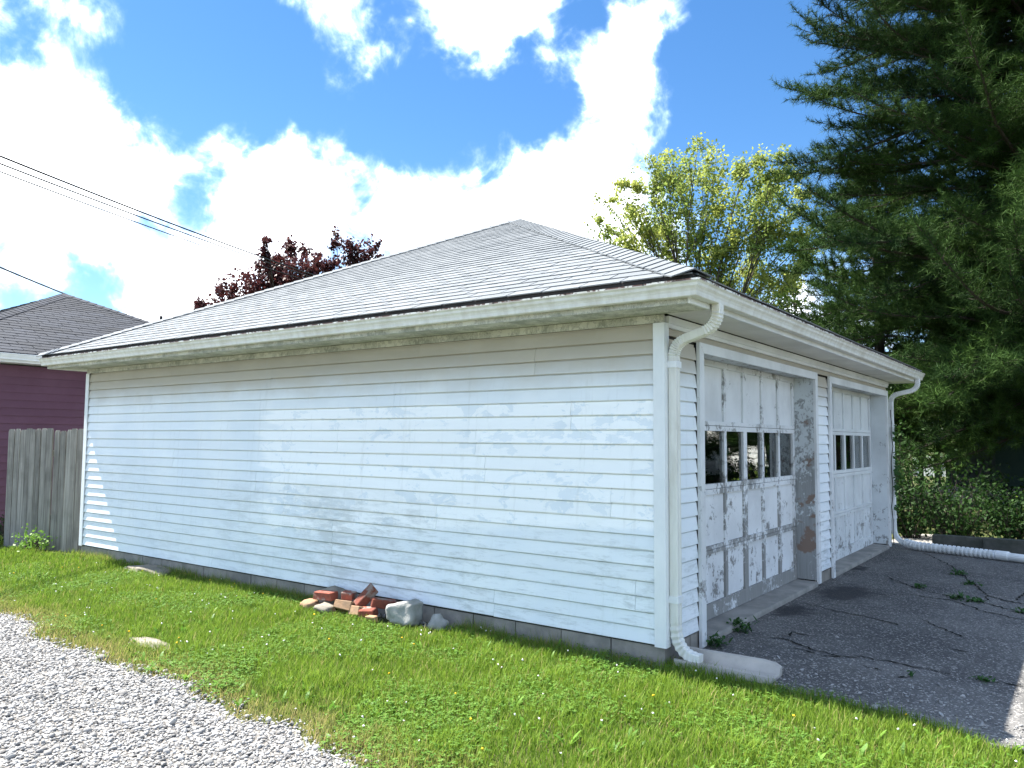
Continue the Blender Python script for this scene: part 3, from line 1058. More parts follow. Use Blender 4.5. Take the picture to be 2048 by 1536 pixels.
# splash block
sb = MB()
XS = [(.065, .100, .090), (.20, .106, .086), (.42, .120, .080), (.58, .134, .074), (.655, .130, .066), (.695, .108, .052)]
for (x, wd, h) in XS:
    yc = .105 + (x - .07) * .055
    fl = .010
    for (a, b) in ((-wd, -.02), (-wd + .006, h * .50), (-wd + .034, h * .50 - .003), (-wd * .50, fl), (wd * .42, fl), (wd - .034, h - .004), (wd - .006, h), (wd, -.02)):
        sb.V.append(Vector((x, yc + a, b)))
for i in range(len(XS) - 1):
    for j in range(8):
        a = i * 8
        sb.F.append((a + j, a + (j + 1) % 8, a + 8 + (j + 1) % 8, a + 8 + j))
sb.F += [tuple(range(7, -1, -1)), tuple(range(len(XS) * 8 - 8, len(XS) * 8))]
o = sb.build('splash_block', M['splash'], origin=(.35, .12, 0))
tag(o, 'flared concrete splash block under the downspout at the garage corner', 'splash block')

# ------------------------------------------------------------------ neighbour's maroon garage
NX0, NX1, NY0, NY1 = -17.2, -11.1, -.70, 5.45
NG = thing('garage', 'maroon sided garage with dark slate shingled hip roof behind the picket fence', 'garage', (-14, 2.4, 0))
nwall = box('wall', M['inside'], NG, NX0 + .02, NX1 - .004, NY0 + .02, NY1 - .02, -.05, 2.58)
z = .10
while z < 2.52:
    MB().prism([(NX1, z), (NX1 + .018, z), (NX1 + .019, z + .005), (NX1 + .004, min(z + .132, 2.56)), (NX1, min(z + .132, 2.56))], 'y', NY0 + .05, NY1).build('siding_board', M['maroon'], nwall)
    MB().prism([(NY0, z), (NY0 - .018, z), (NY0 - .019, z + .005), (NY0 - .004, min(z + .132, 2.56)), (NY0, min(z + .132, 2.56))], 'x', NX0, NX1 - .03).build('siding_board', M['maroon'], nwall)
    z += .12
MB().box(NX1 - .03, NX1 + .024, NY0 - .024, NY0 + .045, .05, 2.57).build('corner_post', M['maroon'], NG)
NE = .36
MB().box(NX0 - NE, NX1 + NE, NY0 - NE, NY1 + NE, 2.582, 2.60).build('soffit', M['white'], NG)
MB().box(NX1 + NE + .001, NX1 + NE + .02, NY0 - NE, NY1 + NE, 2.575, 2.70).build('fascia', M['white'], NG)
MB().box(NX0 - NE, NX1 + NE, NY0 - NE - .02, NY0 - NE - .001, 2.575, 2.70).build('fascia', M['white'], NG)
MB().prism([(NX1 + NE + .022 + q, zz + .26) for q, zz in GP], 'y', NY0 - NE, NY1 + NE).build('gutter', M['white'], NG)
NAP = Vector((-14.15, 2.39, 4.305))
q = NE + .05
N0, N1, N2, N3 = (NX0 - q, NY0 - q, 2.715), (NX1 + q, NY0 - q, 2.715), (NX1 + q, NY1 + q, 2.715), (NX0 - q, NY1 + q, 2.715)
nroof = roof_solid(NG, NX0 - q, NX1 + q, NY0 - q, NY1 + q, 2.715, NAP, M['roof_edge'])
shingle_plane(nroof, N1, N2, NAP, M['shingle_dark'], .135, .33, 300)
shingle_plane(nroof, N0, N1, NAP, M['shingle_dark'], .135, .33, 0)
shingle_plane(nroof, N2, N3, NAP, M['shingle_dark'], .135, .33, 0)
shingle_plane(nroof, N3, N0, NAP, M['shingle_dark'], .135, .33, 0)
hip_caps(nroof, Vector(N1) + Vector((0, 0, .01)), NAP, pn(N0, N1, NAP), pn(N1, N2, NAP), M['shingle_dark'], .15)
hip_caps(nroof, Vector(N2) + Vector((0, 0, .01)), NAP, pn(N1, N2, NAP), pn(N2, N3, NAP), M['shingle_dark'], .15)
MB().tube([(-12.2, 3.35, 3.55), (-12.2, 3.35, 3.82)], .03, 8).build('vent_pipe', M['roof_edge'], nroof)

# ------------------------------------------------------------------ picket fence
FN = thing('fence', 'weathered grey wooden picket fence between the two garages', 'fence', (-8.9, -.05, 0))
fa, fb = Vector((-7.99, .165, 0)), Vector((-9.60, -.205, 0))
fd = (fb - fa)
FL = fd.length
fd.normalize()
fnrm = Vector((-fd.y, fd.x, 0))
if fnrm.y > 0:
    fnrm = -fnrm
s = 0.0
while s < FL - .05:
    wd = random.uniform(.088, .118)
    h = 1.56 + random.uniform(-.02, .015)
    ln = random.uniform(-.018, .018)
    off = random.uniform(-.006, .01)
    tw = random.uniform(-.006, .006)
    prof = [(0, -.04), (wd, -.04), (wd + ln, h - .035), (wd - .02 + ln, h), (.02 + ln, h), (ln, h - .03)]
    V = []
    for th in (0.0, .018):
        for i, (p, zz) in enumerate(prof):
            tws = tw * (zz / h) * (1 if p > wd / 2 else -1)
            b = fa + fd * (s + p) + fnrm * (off + th + tws)
            V.append((b.x, b.y, zz))
    F = [tuple(range(6)), tuple(range(11, 5, -1))] + [(i, i + 6, (i + 1) % 6 + 6, (i + 1) % 6) for i in range(6)]
    MB().add(V, F).build('picket', M['fence'], FN)
    s += wd + random.uniform(.003, .012)
for zz in (.35, 1.2):
    a, b = fa - fnrm * .012, fb - fnrm * .012
    V = []
    for p in (a, b):
        for (t_, hh) in ((0, 0), (-.04, 0), (-.04, .085), (0, .085)):
            qv = p + fnrm * t_
            V.append((qv.x, qv.y, zz + hh))
    MB().add(V, [(0, 1, 2, 3), (7, 6, 5, 4), (0, 4, 5, 1), (1, 5, 6, 2), (2, 6, 7, 3), (3, 7, 4, 0)]).build('rail', M['fence'], FN)


# ------------------------------------------------------------------ bricks, stones and the cement bag by the wall
def brick(label, c, dims, rot, mt, group=None, chip=.006):
    bm = bmesh.new()
    bmesh.ops.create_cube(bm, size=1.0)
    for v in bm.verts:
        v.co = Vector((v.co.x * dims[0], v.co.y * dims[1], v.co.z * dims[2])) + Vector((random.uniform(-chip, chip), random.uniform(-chip, chip), random.uniform(-chip, chip)))
    bmesh.ops.bevel(bm, geom=list(bm.edges), offset=.005, segments=1, affect='EDGES')
    me = bpy.data.meshes.new('brick')
    bm.to_mesh(me)
    bm.free()
    o = link('brick', me, mt)
    o.location = c
    o.rotation_euler = [math.radians(r) for r in rot]
    return tag(o, label, 'brick', group)


def rock(name, label, cat, c, dims, mt, seed, flat=.35, group=None, sub=3, rz=0.0):
    bm = bmesh.new()
    bmesh.ops.create_icosphere(bm, subdivisions=sub, radius=1.0)
    for v in bm.verts:
        d = v.co.normalized()
        nn_ = mnoise.fractal(d * 1.3 + Vector((seed, seed * 2, 0)), 1.0, 2.0, 4)
        cell = mnoise.noise(d * 2.3 + Vector((seed * 3, 1, seed)))
        r = 1 + .28 * nn_ + .12 * cell
        v.co = Vector((d.x * dims[0] * r, d.y * dims[1] * r, max(d.z, -flat) * dims[2] * r))
    me = bpy.data.meshes.new(name)
    bm.to_mesh(me)
    bm.free()
    for p in me.polygons:
        p.use_smooth = sub > 2
    o = link(name, me, mt)
    o.location = c
    o.rotation_euler = (0, 0, rz)
    return tag(o, label, cat, group)


BG = 'loose bricks heaped against the garage wall'
BR = (.200, .095, .060)
brick('red brick lying long side out across two flat stones', (-3.02, -0.275, .125), BR, (4, -2, 8), M['brick'], BG)
brick('half red brick end-on behind the long one', (-2.80, -0.210, .140), (.10, .11, .062), (3, 5, 28), M['brick'], BG)
brick('red brick tilted up steeply on top of the heap', (-2.58, -0.225, .165), (.105, .20, .062), (48, 12, -24), M['brick'], BG)
brick('red brick with pale lit end leaning behind the tilted one', (-2.42, -0.175, .115), (.20, .095, .065), (0, 10, 52), M['brick'], BG)
brick('small red brick low in the grass in front of the tilted one', (-2.46, -0.310, .062), (.13, .10, .062), (6, -3, 18), M['brick'], BG)
brick('dull red brick half hidden behind the cement bag', (-2.24, -0.155, .085), (.19, .095, .060), (0, 4, -12), M['brick'], BG)
brick('sandy yellow brick leaning at the foot of the heap', (-2.73, -0.295, .070), (.17, .13, .075), (-24, 3, 10), M['brick_pale'], BG)
brick('sandy brick wedged beneath the tilted red brick', (-2.58, -0.300, .055), (.15, .11, .07), (-14, -4, -8), M['brick_pale'], BG)
brick('broken sandy brick bit in the grass beside the cement bag', (-2.36, -0.365, .028), (.09, .06, .05), (5, 0, 15), M['brick_pale'], BG)
rock('stone', 'flat tan stone under the left end of the brick heap', 'stone', (-3.17, -0.315, .035), (.095, .07, .045), M['brick_pale'], 3.1, .5)
rock('stone', 'flat grey stone under the long red brick', 'stone', (-2.95, -0.335, .030), (.11, .07, .045), M['stone'], 5.4, .5)
rock('boulder', 'rounded pale field stone half in shade behind the bricks', 'stone', (-3.10, -0.105, .05), (.20, .12, .105), M['stone'], 8.3, .45)
rock('stone', 'small grey stone by the foundation past the cement bag', 'stone', (-1.84, -0.160, .02), (.085, .065, .075), M['bag'], 9.7, .35)
rock('stone_slab', 'flat broken stone slab lying against the foundation', 'stone', (-6.05, -.16, .012), (.42, .15, .05), M['stone'], 12.2, .3)
rock('stone', 'low worn stone bedded flat at the edge of the gravel', 'stone', (-3.15, -1.76, -.006), (.25, .10, .022), M['stone'], 15.5, .3)

bm = bmesh.new()
bmesh.ops.create_icosphere(bm, subdivisions=4, radius=1.0)
for v in bm.verts:
    d = v.co.copy()
    sx, sy, sz = [math.copysign(abs(c) ** .45, c) for c in d]
    # wedge-shaped: tall flat face towards the drive end, sloping off to the bricks
    hh = .070 + .045 * (sx * .5 + .5)
    p = Vector((sx * .135, sy * .095, sz * hh))
    p.y += .02 * sz * sx
    crease = mnoise.noise(Vector((p.x * 6, p.y * 9, p.z * 22))) + .6 * math.sin((p.x * .9 - p.z * 1.3) * 85)
    p += d * (.0075 * crease) + d * .016 * mnoise.noise(p * 11 + Vector((4, 2, 1)))
    v.co = p
me = bpy.data.meshes.new('cement_bag')
bm.to_mesh(me)
bm.free()
for p in me.polygons:
    p.use_smooth = True
o = link('cement_bag', me, M['bag'])
o.location = (-2.14, -.225, .085)
o.rotation_euler = (math.radians(-8), math.radians(-4), math.radians(14))
tag(o, 'creased grey bag of set cement slumped beside the bricks', 'cement bag')


# ------------------------------------------------------------------ grass, clover, gravel stones
def in_lawn(x, y):
    ok = (y > alley_edge(x) + rng.normal(0, .05, x.shape) + .10 * rng.random(x.shape) ** 2)
    wallside = np.where(x < -8.0, -.18 + (x + 8.0) * .23 + .05, -.035)
    wallside = np.where(x < -9.7, 2.0, wallside)
    wallside = np.where(x > 0.0, drive_edge(x) + rng.normal(0, .035, x.shape), wallside)
    ok &= y < wallside
    # keep the heap, the slab and the worn stone clear
    ok &= ~((x > -3.28) & (x < -1.75) & (y > -.335 + .04 * np.sin(x * 9)))
    ok &= ~((x > -6.45) & (x < -5.65) & (y > -.27))
    ok &= ~(((x + 3.15) / .24) ** 2 + ((y + 1.76) / .07) ** 2 < rng.uniform(.3, 1.2, x.shape))
    return ok


def blades(name, n, x0, x1, y0, y1, hmin, hmax, wid, mt, lean=.5):
    x = rng.uniform(x0, x1, n)
    y = rng.uniform(y0, y1, n)
    k = in_lawn(x, y)
    x, y = x[k], y[k]
    n = len(x)
    # clumpy height and colour
    cl = np.array([mnoise.noise(Vector((a * 2.2, b * 2.2, 3.0))) for a, b in zip(x, y)])
    fi = np.array([mnoise.noise(Vector((a * 9, b * 9, 8.0))) for a, b in zip(x, y)])
    edge = np.clip(1 - (y - alley_edge(x)) / (.36 + .2 * fi), 0, 1)
    nearw = np.clip(1 - (-.02 - y) / .25, 0, 1) * (x < 0)
    h = rng.uniform(hmin, hmax, n) * (1 + .45 * cl + .35 * fi) * (1 - .35 * edge)
    h = np.clip(h, .012, .14)
    an = rng.uniform(0, 2 * np.pi, n)
    ln = rng.uniform(.1, 1.0, n) * lean * h
    dx, dy = np.cos(an), np.sin(an)
    px, py = -dy, dx
    wv = wid * rng.uniform(.6, 1.4, n)
    z0 = np.full(n, -.022)
    V = np.zeros((n, 5, 3))
    V[:, 0] = np.stack([x - px * wv, y - py * wv, z0], 1)
    V[:, 1] = np.stack([x + px * wv, y + py * wv, z0], 1)
    mx_, my_ = x + dx * ln * .35, y + dy * ln * .35
    V[:, 2] = np.stack([mx_ + px * wv * .8, my_ + py * wv * .8, z0 + h * .6], 1)
    V[:, 3] = np.stack([mx_ - px * wv * .8, my_ - py * wv * .8, z0 + h * .6], 1)
    V[:, 4] = np.stack([x + dx * ln, y + dy * ln, z0 + h], 1)
    i = np.arange(n)[:, None] * 5
    quads = i + np.array([[0, 1, 2, 3]])
    tris = i + np.array([[3, 2, 4]])
    tint = np.clip(.48 + .2 * cl + .3 * fi + rng.normal(0, .28, n), 0, 1)
    dry = np.clip(edge * .95 * rng.uniform(0, 1.5, n) + (rng.random(n) < .06) * .8 + .3 * nearw * rng.random(n), 0, 1)
    me = raw_mesh(name, V.reshape(-1, 3), [quads, tris], {'tint': np.repeat(tint, 5), 'dry': np.repeat(dry, 5)})
    return link(name, me, mt)


o = blades('grass', 210000, -6.2, 2.9, -2.5, .12, .035, .08, .0020, M['grass'], .9)
tag(o, 'sunlit lawn grass growing up to the garage foundation', 'grass', kind='stuff')
o = blades('grass', 60000, -11.5, -6.2, -2.2, .12, .035, .085, .0032, M['grass'], .8)
tag(o, 'lawn grass in front of the picket fence', 'grass', kind='stuff')


n = 9000
x = rng.uniform(-7.8, -.1, n)
y = -.035 - np.abs(rng.normal(0, .05, n))
k = ~((x > -3.3) & (x < -1.7)) & (np.sin(x * 3.1) + np.sin(x * 7.7 + 1) + rng.normal(0, .6, n) > .1)
x, y = x[k], y[k]
n = len(x)
h = rng.uniform(.05, .13, n)
an = rng.uniform(0, 6.28, n)
dx, dy, ln = np.cos(an), np.sin(an), rng.uniform(.2, .9, n) * h
V = np.zeros((n, 3, 3))
V[:, 0] = np.stack([x + dy * .0022, y - dx * .0022, np.full(n, -.022)], 1)
V[:, 1] = np.stack([x - dy * .0022, y + dx * .0022, np.full(n, -.022)], 1)
V[:, 2] = np.stack([x + dx * ln, np.minimum(y + dy * ln, -.01), h - .022], 1)
o = link('tall_grass', raw_mesh('tall_grass', V.reshape(-1, 3), [np.arange(n)[:, None] * 3 + np.array([[0, 1, 2]])],
                                {'tint': np.repeat(rng.random(n), 3), 'dry': np.repeat((rng.random(n) < .3) * .8, 3)}), M['grass'])
tag(o, 'taller unmown grass along the foot of the white sided wall', 'grass', kind='stuff')


def clover(n):
    x = rng.uniform(-7.5, 2.8, n)
    y = rng.uniform(-2.5, .1, n)
    k = in_lawn(x, y)
    x, y = x[k], y[k]
    cl = np.array([mnoise.noise(Vector((a * 1.1 + 9, b * 1.6, 1.0))) for a, b in zip(x, y)])
    k = cl + rng.normal(0, .12, len(x)) > .08
    x, y, cl = x[k], y[k], cl[k]
    n = len(x)
    V = np.zeros((n, 3, 4, 3))
    z = -.022 + rng.uniform(.02, .06, n)
    a0 = rng.uniform(0, 2 * np.pi, n)
    sz = rng.uniform(.006, .011, n)
    for j in range(3):
        a = a0 + j * 2.094
        tl = rng.uniform(-.4, .4, n)
        for q_, (r_, s_) in enumerate(((0, 0), (.8, .65), (1.6, 0), (.8, -.65))):
            V[:, j, q_, 0] = x + sz * (r_ * np.cos(a) - s_ * np.sin(a))
            V[:, j, q_, 1] = y + sz * (r_ * np.sin(a) + s_ * np.cos(a))
            V[:, j, q_, 2] = z + sz * r_ * tl
    idx = np.arange(n * 3)[:, None] * 4 + np.array([[0, 1, 2, 3]])
    tint = np.repeat(np.clip(.5 + rng.normal(0, .3, n), 0, 1), 12)
    me = raw_mesh('clover', V.reshape(-1, 3), [idx], {'tint': tint})
    return link('clover', me, M['clover'])


tag(clover(60000), 'low patches of clover leaves among the grass', 'clover', kind='stuff')


def leaf_strip(mb, base, dirv, up, length, width, bend):
    """one broad leaf as a bent four-segment strip"""
    side = Vector((-dirv.y, dirv.x, 0))
    k = len(mb.V)
    N = 4
    for i in range(N + 1):
        t = i / N
        wd = width * math.sin(math.pi * min(.98, .12 + .86 * t)) ** .8
        p = base + dirv * length * t * (1 - .1 * t) + Vector((0, 0, 1)) * (up * length * (t - bend * t * t))
        mb.V += [p - side * wd, p + side * wd]
    for i in range(N):
        a = k + 2 * i
        mb.F.append((a, a + 1, a + 3, a + 2))


wm = MB()
cnt = 0
tries = 0
while cnt < 330 and tries < 4000:
    tries += 1
    x, y = random.uniform(-7.0, 2.3), random.uniform(-2.25, -.08)
    if not bool(in_lawn(np.array([x]), np.array([y]))[0]):
        continue
    if mnoise.noise(Vector((x * .9, y * 1.2, 21.0))) < -.05:
        continue
    cnt += 1
    for j in range(random.randint(4, 8)):
        an = random.uniform(0, 6.28)
        leaf_strip(wm, Vector((x, y, -.02)), Vector((math.cos(an), math.sin(an), 0)), random.uniform(.6, 1.6), random.uniform(.045, .085), random.uniform(.006, .011), random.uniform(.3, .8))
o = wm.build('weeds', M['weed'], kind='stuff')
at = o.data.attributes.new('tint', 'FLOAT', 'POINT')
at.data.foreach_set('value', np.repeat(rng.random(len(wm.V) // 10), 10).astype(np.float32))
tag(o, 'broad leaved dandelion and plantain weeds spread through the lawn', 'weeds', kind='stuff')


def icos():
    t = (1 + 5 ** .5) / 2
    V = np.array([(-1, t, 0), (1, t, 0), (-1, -t, 0), (1, -t, 0), (0, -1, t), (0, 1, t), (0, -1, -t), (0, 1, -t), (t, 0, -1), (t, 0, 1), (-t, 0, -1), (-t, 0, 1)], float)
    V /= np.linalg.norm(V[0])
    F = np.array([(0, 11, 5), (0, 5, 1), (0, 1, 7), (0, 7, 10), (0, 10, 11), (1, 5, 9), (5, 11, 4), (11, 10, 2), (10, 7, 6), (7, 1, 8), (3, 9, 4), (3, 4, 2), (3, 2, 6), (3, 6, 8), (3, 8, 9), (4, 9, 5), (2, 4, 11), (6, 2, 10), (8, 6, 7), (9, 8, 1)])
    return V, F


def stones(name, x, y, z, size, flat=.6):
    n = len(x)
    IV, IF = icos()
    V = IV[None] * (1 + rng.normal(0, .2, (n, 12, 1)))
    V = V * (size[:, None, None] * rng.uniform(.65, 1.3, (n, 1, 3)))
    V[:, :, 2] *= flat
    a = rng.uniform(0, 6.28, n)
    c, s_ = np.cos(a)[:, None], np.sin(a)[:, None]
    X = V[:, :, 0] * c - V[:, :, 1] * s_
    Y = V[:, :, 0] * s_ + V[:, :, 1] * c
    tl = rng.normal(0, .35, (n, 1))
    V[:, :, 0], V[:, :, 1] = X, Y
    V[:, :, 2] += X * tl
    V += np.stack([x, y, z], 1)[:, None]
    F = (np.arange(n)[:, None, None] * 12 + IF[None]).reshape(-1, 3)
    tint = np.repeat(np.clip(rng.beta(2.2, 1.6, n), 0, 1), 12)
    return raw_mesh(name, V.reshape(-1, 3), [F], {'tint': tint})


n = 90000
x = rng.uniform(-7.0, 1.0, n)
y = rng.uniform(-4.0, -1.8, n)
k = (y < alley_edge(x) + rng.normal(0, .06, n)) & (y > -3.9 + .1 * x) & (x < .8)
x, y = x[k], y[k]
sz = rng.gamma(3.0, .0016, len(x)) + .0024
o = link('gravel_stones', stones('gravel_stones', x, y, -.012 + sz * .35, sz), M['pebble'])
tag(o, 'loose crushed limestone covering the alley', 'gravel', kind='stuff')

n = 620
x = rng.uniform(.35, 2.4, n)
y = drive_edge(x) + np.abs(rng.normal(0, .45, n)) + .02
o = link('loose_pebbles', stones('loose_pebbles', x, y, np.full(n, .001), rng.gamma(3.0, .0016, n) + .002), M['pebble'])
tag(o, 'pale pebbles scattered along the asphalt edge', 'pebbles', kind='stuff')
# grit and dead leaves gathered at the foot of wall A
n = 2600
x = rng.uniform(-7.8, .05, n)
y = -.03 - np.abs(rng.normal(0, .05, n))
o = link('wall_grit', stones('wall_grit', x, y, np.full(n, -.018), rng.gamma(3.0, .0022, n) + .002), M['pebble'])
tag(o, 'line of grit along the foot of the white sided wall', 'grit', kind='stuff')

# clover and dandelion flowers
for (nm, mt, cnt_, sz, lab) in (('clover_flowers', M['petal'], 110, .0062, 'small white clover blossoms dotted over the lawn'),
                                ('dandelion_flowers', M['yellow'], 24, .0075, 'yellow dandelion blossoms scattered over the lawn')):
    x = rng.uniform(-7.0, 2.2, cnt_ * 2)
    y = rng.uniform(-2.2, -.1, cnt_ * 2)
    k = in_lawn(x, y)
    x, y = x[k][:cnt_], y[k][:cnt_]
    o = link(nm, stones(nm, x, y, rng.uniform(.03, .06, len(x)), np.full(len(x), sz), .8), mt)
    tag(o, lab, 'flowers', kind='stuff')


# ------------------------------------------------------------------ foliage helpers
def leaf_cloud(P, size, tint=None, upbias=.3):
    """diamond leaves at the points P (n,3)"""
    n = len(P)
    d = rng.normal(0, 1, (n, 3))
    d /= np.linalg.norm(d, axis=1)[:, None]
    nr = rng.normal(0, 1, (n, 3))
    nr[:, 2] = np.abs(nr[:, 2]) + upbias
    s_ = np.cross(d, nr)
    s_ /= np.linalg.norm(s_, axis=1)[:, None] + 1e-9
    L = size * rng.uniform(.6, 1.35, n)[:, None]
    V = np.zeros((n, 4, 3))
    V[:, 0] = P - d * L * .5
    V[:, 1] = P + s_ * L * .33
    V[:, 2] = P + d * L * .5
    V[:, 3] = P - s_ * L * .33
    if tint is None:
        tint = np.clip(rng.normal(.5, .25, n), 0, 1)
    return V.reshape(-1, 3), np.arange(n)[:, None] * 4 + np.array([[0, 1, 2, 3]]), np.repeat(tint, 4)


def curve(a, b, sag=0.0, k=6, wob=.05):
    a, b = Vector(a), Vector(b)
    L = (b - a).length
    r = []
    w1 = Vector((random.gauss(0, 1), random.gauss(0, 1), random.gauss(0, 1))) * wob * L
    for i in range(k + 1):
        t = i / k
        r.append(a.lerp(b, t) + (w1 + Vector((0, 0, sag * L))) * math.sin(math.pi * t))
    return r


def broadleaf(name, label, base, fork, clumps, mt_leaf, mt_bark, trunk_r, leaf, per, twigs=7, group=None, bare=0, cat='tree'):
    """trunk to a fork, one limb to each clump, twigs spread through the clump, leaves along the twigs"""
    base, fork = Vector(base), Vector(fork)
    T = thing(name, label, cat, base, group)
    mb = MB()
    tr = curve(base, fork, 0, 6, .02)
    mb.tube(tr, [trunk_r * (1 - .45 * i / 6) for i in range(7)], 9)
    pts = []
    tint = []
    for (c, r, dn) in clumps:
        c = Vector(c)
        st = tr[random.randint(4, 6)]
        limb = curve(st, c, .06, 7, .05)
        L = (c - st).length
        r0 = max(.02, trunk_r * .30 * min(1, L / 6))
        mb.tube(limb, [r0 * (1 - .8 * i / 7) for i in range(8)], 6)
        ct = random.gauss(0, .16)
        for q_ in range(max(3, int(twigs * dn))):
            d = Vector((random.gauss(0, 1), random.gauss(0, 1), random.gauss(.15, .8))).normalized()
            tip = c + d * r * random.uniform(.55, 1.05)
            s0 = limb[random.randint(3, 7)]
            tw = curve(s0, tip, .05, 4, .08)
            mb.tube(tw, [r0 * .28, r0 * .2, r0 * .15, r0 * .1, r0 * .05], 4)
            m_ = int(per * random.uniform(.6, 1.3))
            for j in range(m_):
                t = random.uniform(.35, 1.05)
                i = min(3, int(t * 4))
                p = tw[i].lerp(tw[i + 1], min(1.1, t * 4 - i))
                sp = r * .17
                p = p + Vector((random.gauss(0, sp), random.gauss(0, sp), random.gauss(0, sp * .75)))
                pts.append(p)
                tint.append(.5 + ct + .25 * (p.z - c.z) / r + random.gauss(0, .2))
    mb.build('trunk', mt_bark, T, smooth=True)
    V, F, tn = leaf_cloud(np.array([tuple(p) for p in pts]), leaf, np.clip(np.array(tint), 0, 1))
    me = raw_mesh('crown', V, [F], {'tint': tn})
    link('crown', me, mt_leaf, T, 'stuff')
    return T


def at_depth(u, v, depth):
    """point on the pixel's ray at a given distance along the view axis"""
    return CAM + pdir(u, v) * depth


# yellow-green tree behind the garage: open crown of upright limbs
DY = 27.0
yc = at_depth(1405, 600, DY)
YB = Vector((yc.x, yc.y, 0))
cl = []
for (u, v, r, dn) in [(1395, 300, .55, 1.0), (1340, 335, .6, 1), (1430, 340, .6, 1), (1300, 350, .55, 1), (1380, 380, .7, 1.1), (1260, 375, .5, .8), (1500, 325, .6, 1), (1545, 335, .55, 1), (1575, 360, .55, .8),
                      (1520, 390, .7, 1), (1450, 410, .7, 1), (1320, 420, .7, 1), (1250, 430, .6, .8), (1210, 400, .4, .35), (1195, 450, .4, .4), (1230, 470, .55, .9), (1290, 480, .7, 1), (1350, 470, .7, 1),
                      (1400, 450, .6, .8), (1560, 430, .65, 1), (1600, 400, .5, .7), (1590, 470, .6, 1), (1530, 480, .7, 1), (1470, 500, .6, .8), (1420, 520, .6, .7), (1350, 530, .5, .5), (1260, 500, .5, .6),
                      (1500, 550, .7, 1), (1570, 540, .7, 1), (1440, 570, .6, .8), (1520, 590, .7, .9), (1590, 590, .6, .9), (1380, 560, .4, .4), (1620, 520, .6, .9), (1550, 620, .6, .8), (1640, 450, .5, .8), (1480, 450, .5, .7)]:
    c = at_depth(u, v, DY + random.uniform(-1.6, 1.6))
    cl.append((c, r * 1.15, dn))
fk = YB.copy()
fk.z = 3.8
broadleaf('honey_locust', 'airy yellow-green leaved tree with dark upright limbs behind the garage roof', YB, fk, cl, M['locust'], M['bark_grey'], .15, .115, 120, 10)

# purple maple behind the roof on the left
DM = 31.0
mc = at_depth(570, 640, DM)
MBp = Vector((mc.x, mc.y, 0))
cl = []
for (u, v, r, dn) in [(535, 490, .35, .5), (545, 515, .45, .6), (590, 500, .55, 1.1), (635, 530, .6, 1.1), (560, 535, .7, 1.2), (610, 545, .8, 1.3), (660, 545, .6, 1), (520, 555, .75, 1.3), (570, 575, .9, 1.4), (625, 580, .8, 1.2),
                      (480, 580, .75, 1.2), (440, 600, .6, 1.1), (520, 600, .9, 1.3), (470, 620, .8, 1.2), (393, 612, .35, .9), (560, 620, .9, 1), (680, 560, .5, .8), (640, 600, .9, 1), (420, 640, .6, .8)]:
    cl.append((at_depth(u, v, DM + random.uniform(-1.5, 1.5)), r * 1.1, dn))
fk = MBp.copy()
fk.z = 2.6
broadleaf('purple_maple', 'dark purple leaved maple rising behind the garage roof', MBp, fk, cl, M['maple'], M['bark'], .24, .155, 95, 9)
mc = at_depth(715, 600, DM + 2)
b2 = Vector((mc.x, mc.y, 0))
cl = []
for (u, v, r, dn) in [(668, 462, .3, .6), (690, 480, .35, .8), (672, 490, .3, .5), (705, 495, .45, 1.1), (735, 495, .4, .9), (755, 485, .28, .6), (720, 520, .6, 1.2), (755, 515, .45, .9), (700, 540, .6, 1), (745, 545, .6, 1)]:
    cl.append((at_depth(u, v, DM + 2 + random.uniform(-.8, .8)), r * 1.05, dn))
fk = b2.copy()
fk.z = 3.4
broadleaf('purple_maple', 'thin purple leaved maple with loose top nearer the roof peak', b2, fk, cl, M['maple'], M['bark'], .14, .145, 52, 8)


# ------------------------------------------------------------------ white pine
def needles(P, D, length, width, per, tint):
    """tufts: n tips P with outward axis D; `per` thin needle triangles each"""
    n = len(P)
    P = np.repeat(P, per, 0)
    D = np.repeat(D, per, 0)
    tn = np.repeat(tint, per)
    r = rng.normal(0, 1, (n * per, 3))
    d = D * .6 + r * .7
    d /= np.linalg.norm(d, axis=1)[:, None]
    s_ = np.cross(d, rng.normal(0, 1, (n * per, 3)))
    s_ /= np.linalg.norm(s_, axis=1)[:, None] + 1e-9
    L = length * rng.uniform(.7, 1.2, n * per)[:, None]
    P = P + D * rng.uniform(-.10, .03, (n * per, 1)) * (length / .1)
    V = np.zeros((n * per, 3, 3))
    V[:, 0] = P - s_ * width
    V[:, 1] = P + s_ * width
    V[:, 2] = P + d * L
    tn = np.clip(tn + rng.normal(0, .12, n * per), 0, 1)
    return V.reshape(-1, 3), np.arange(n * per)[:, None] * 3 + np.array([[0, 1, 2]]), np.repeat(tn, 3)


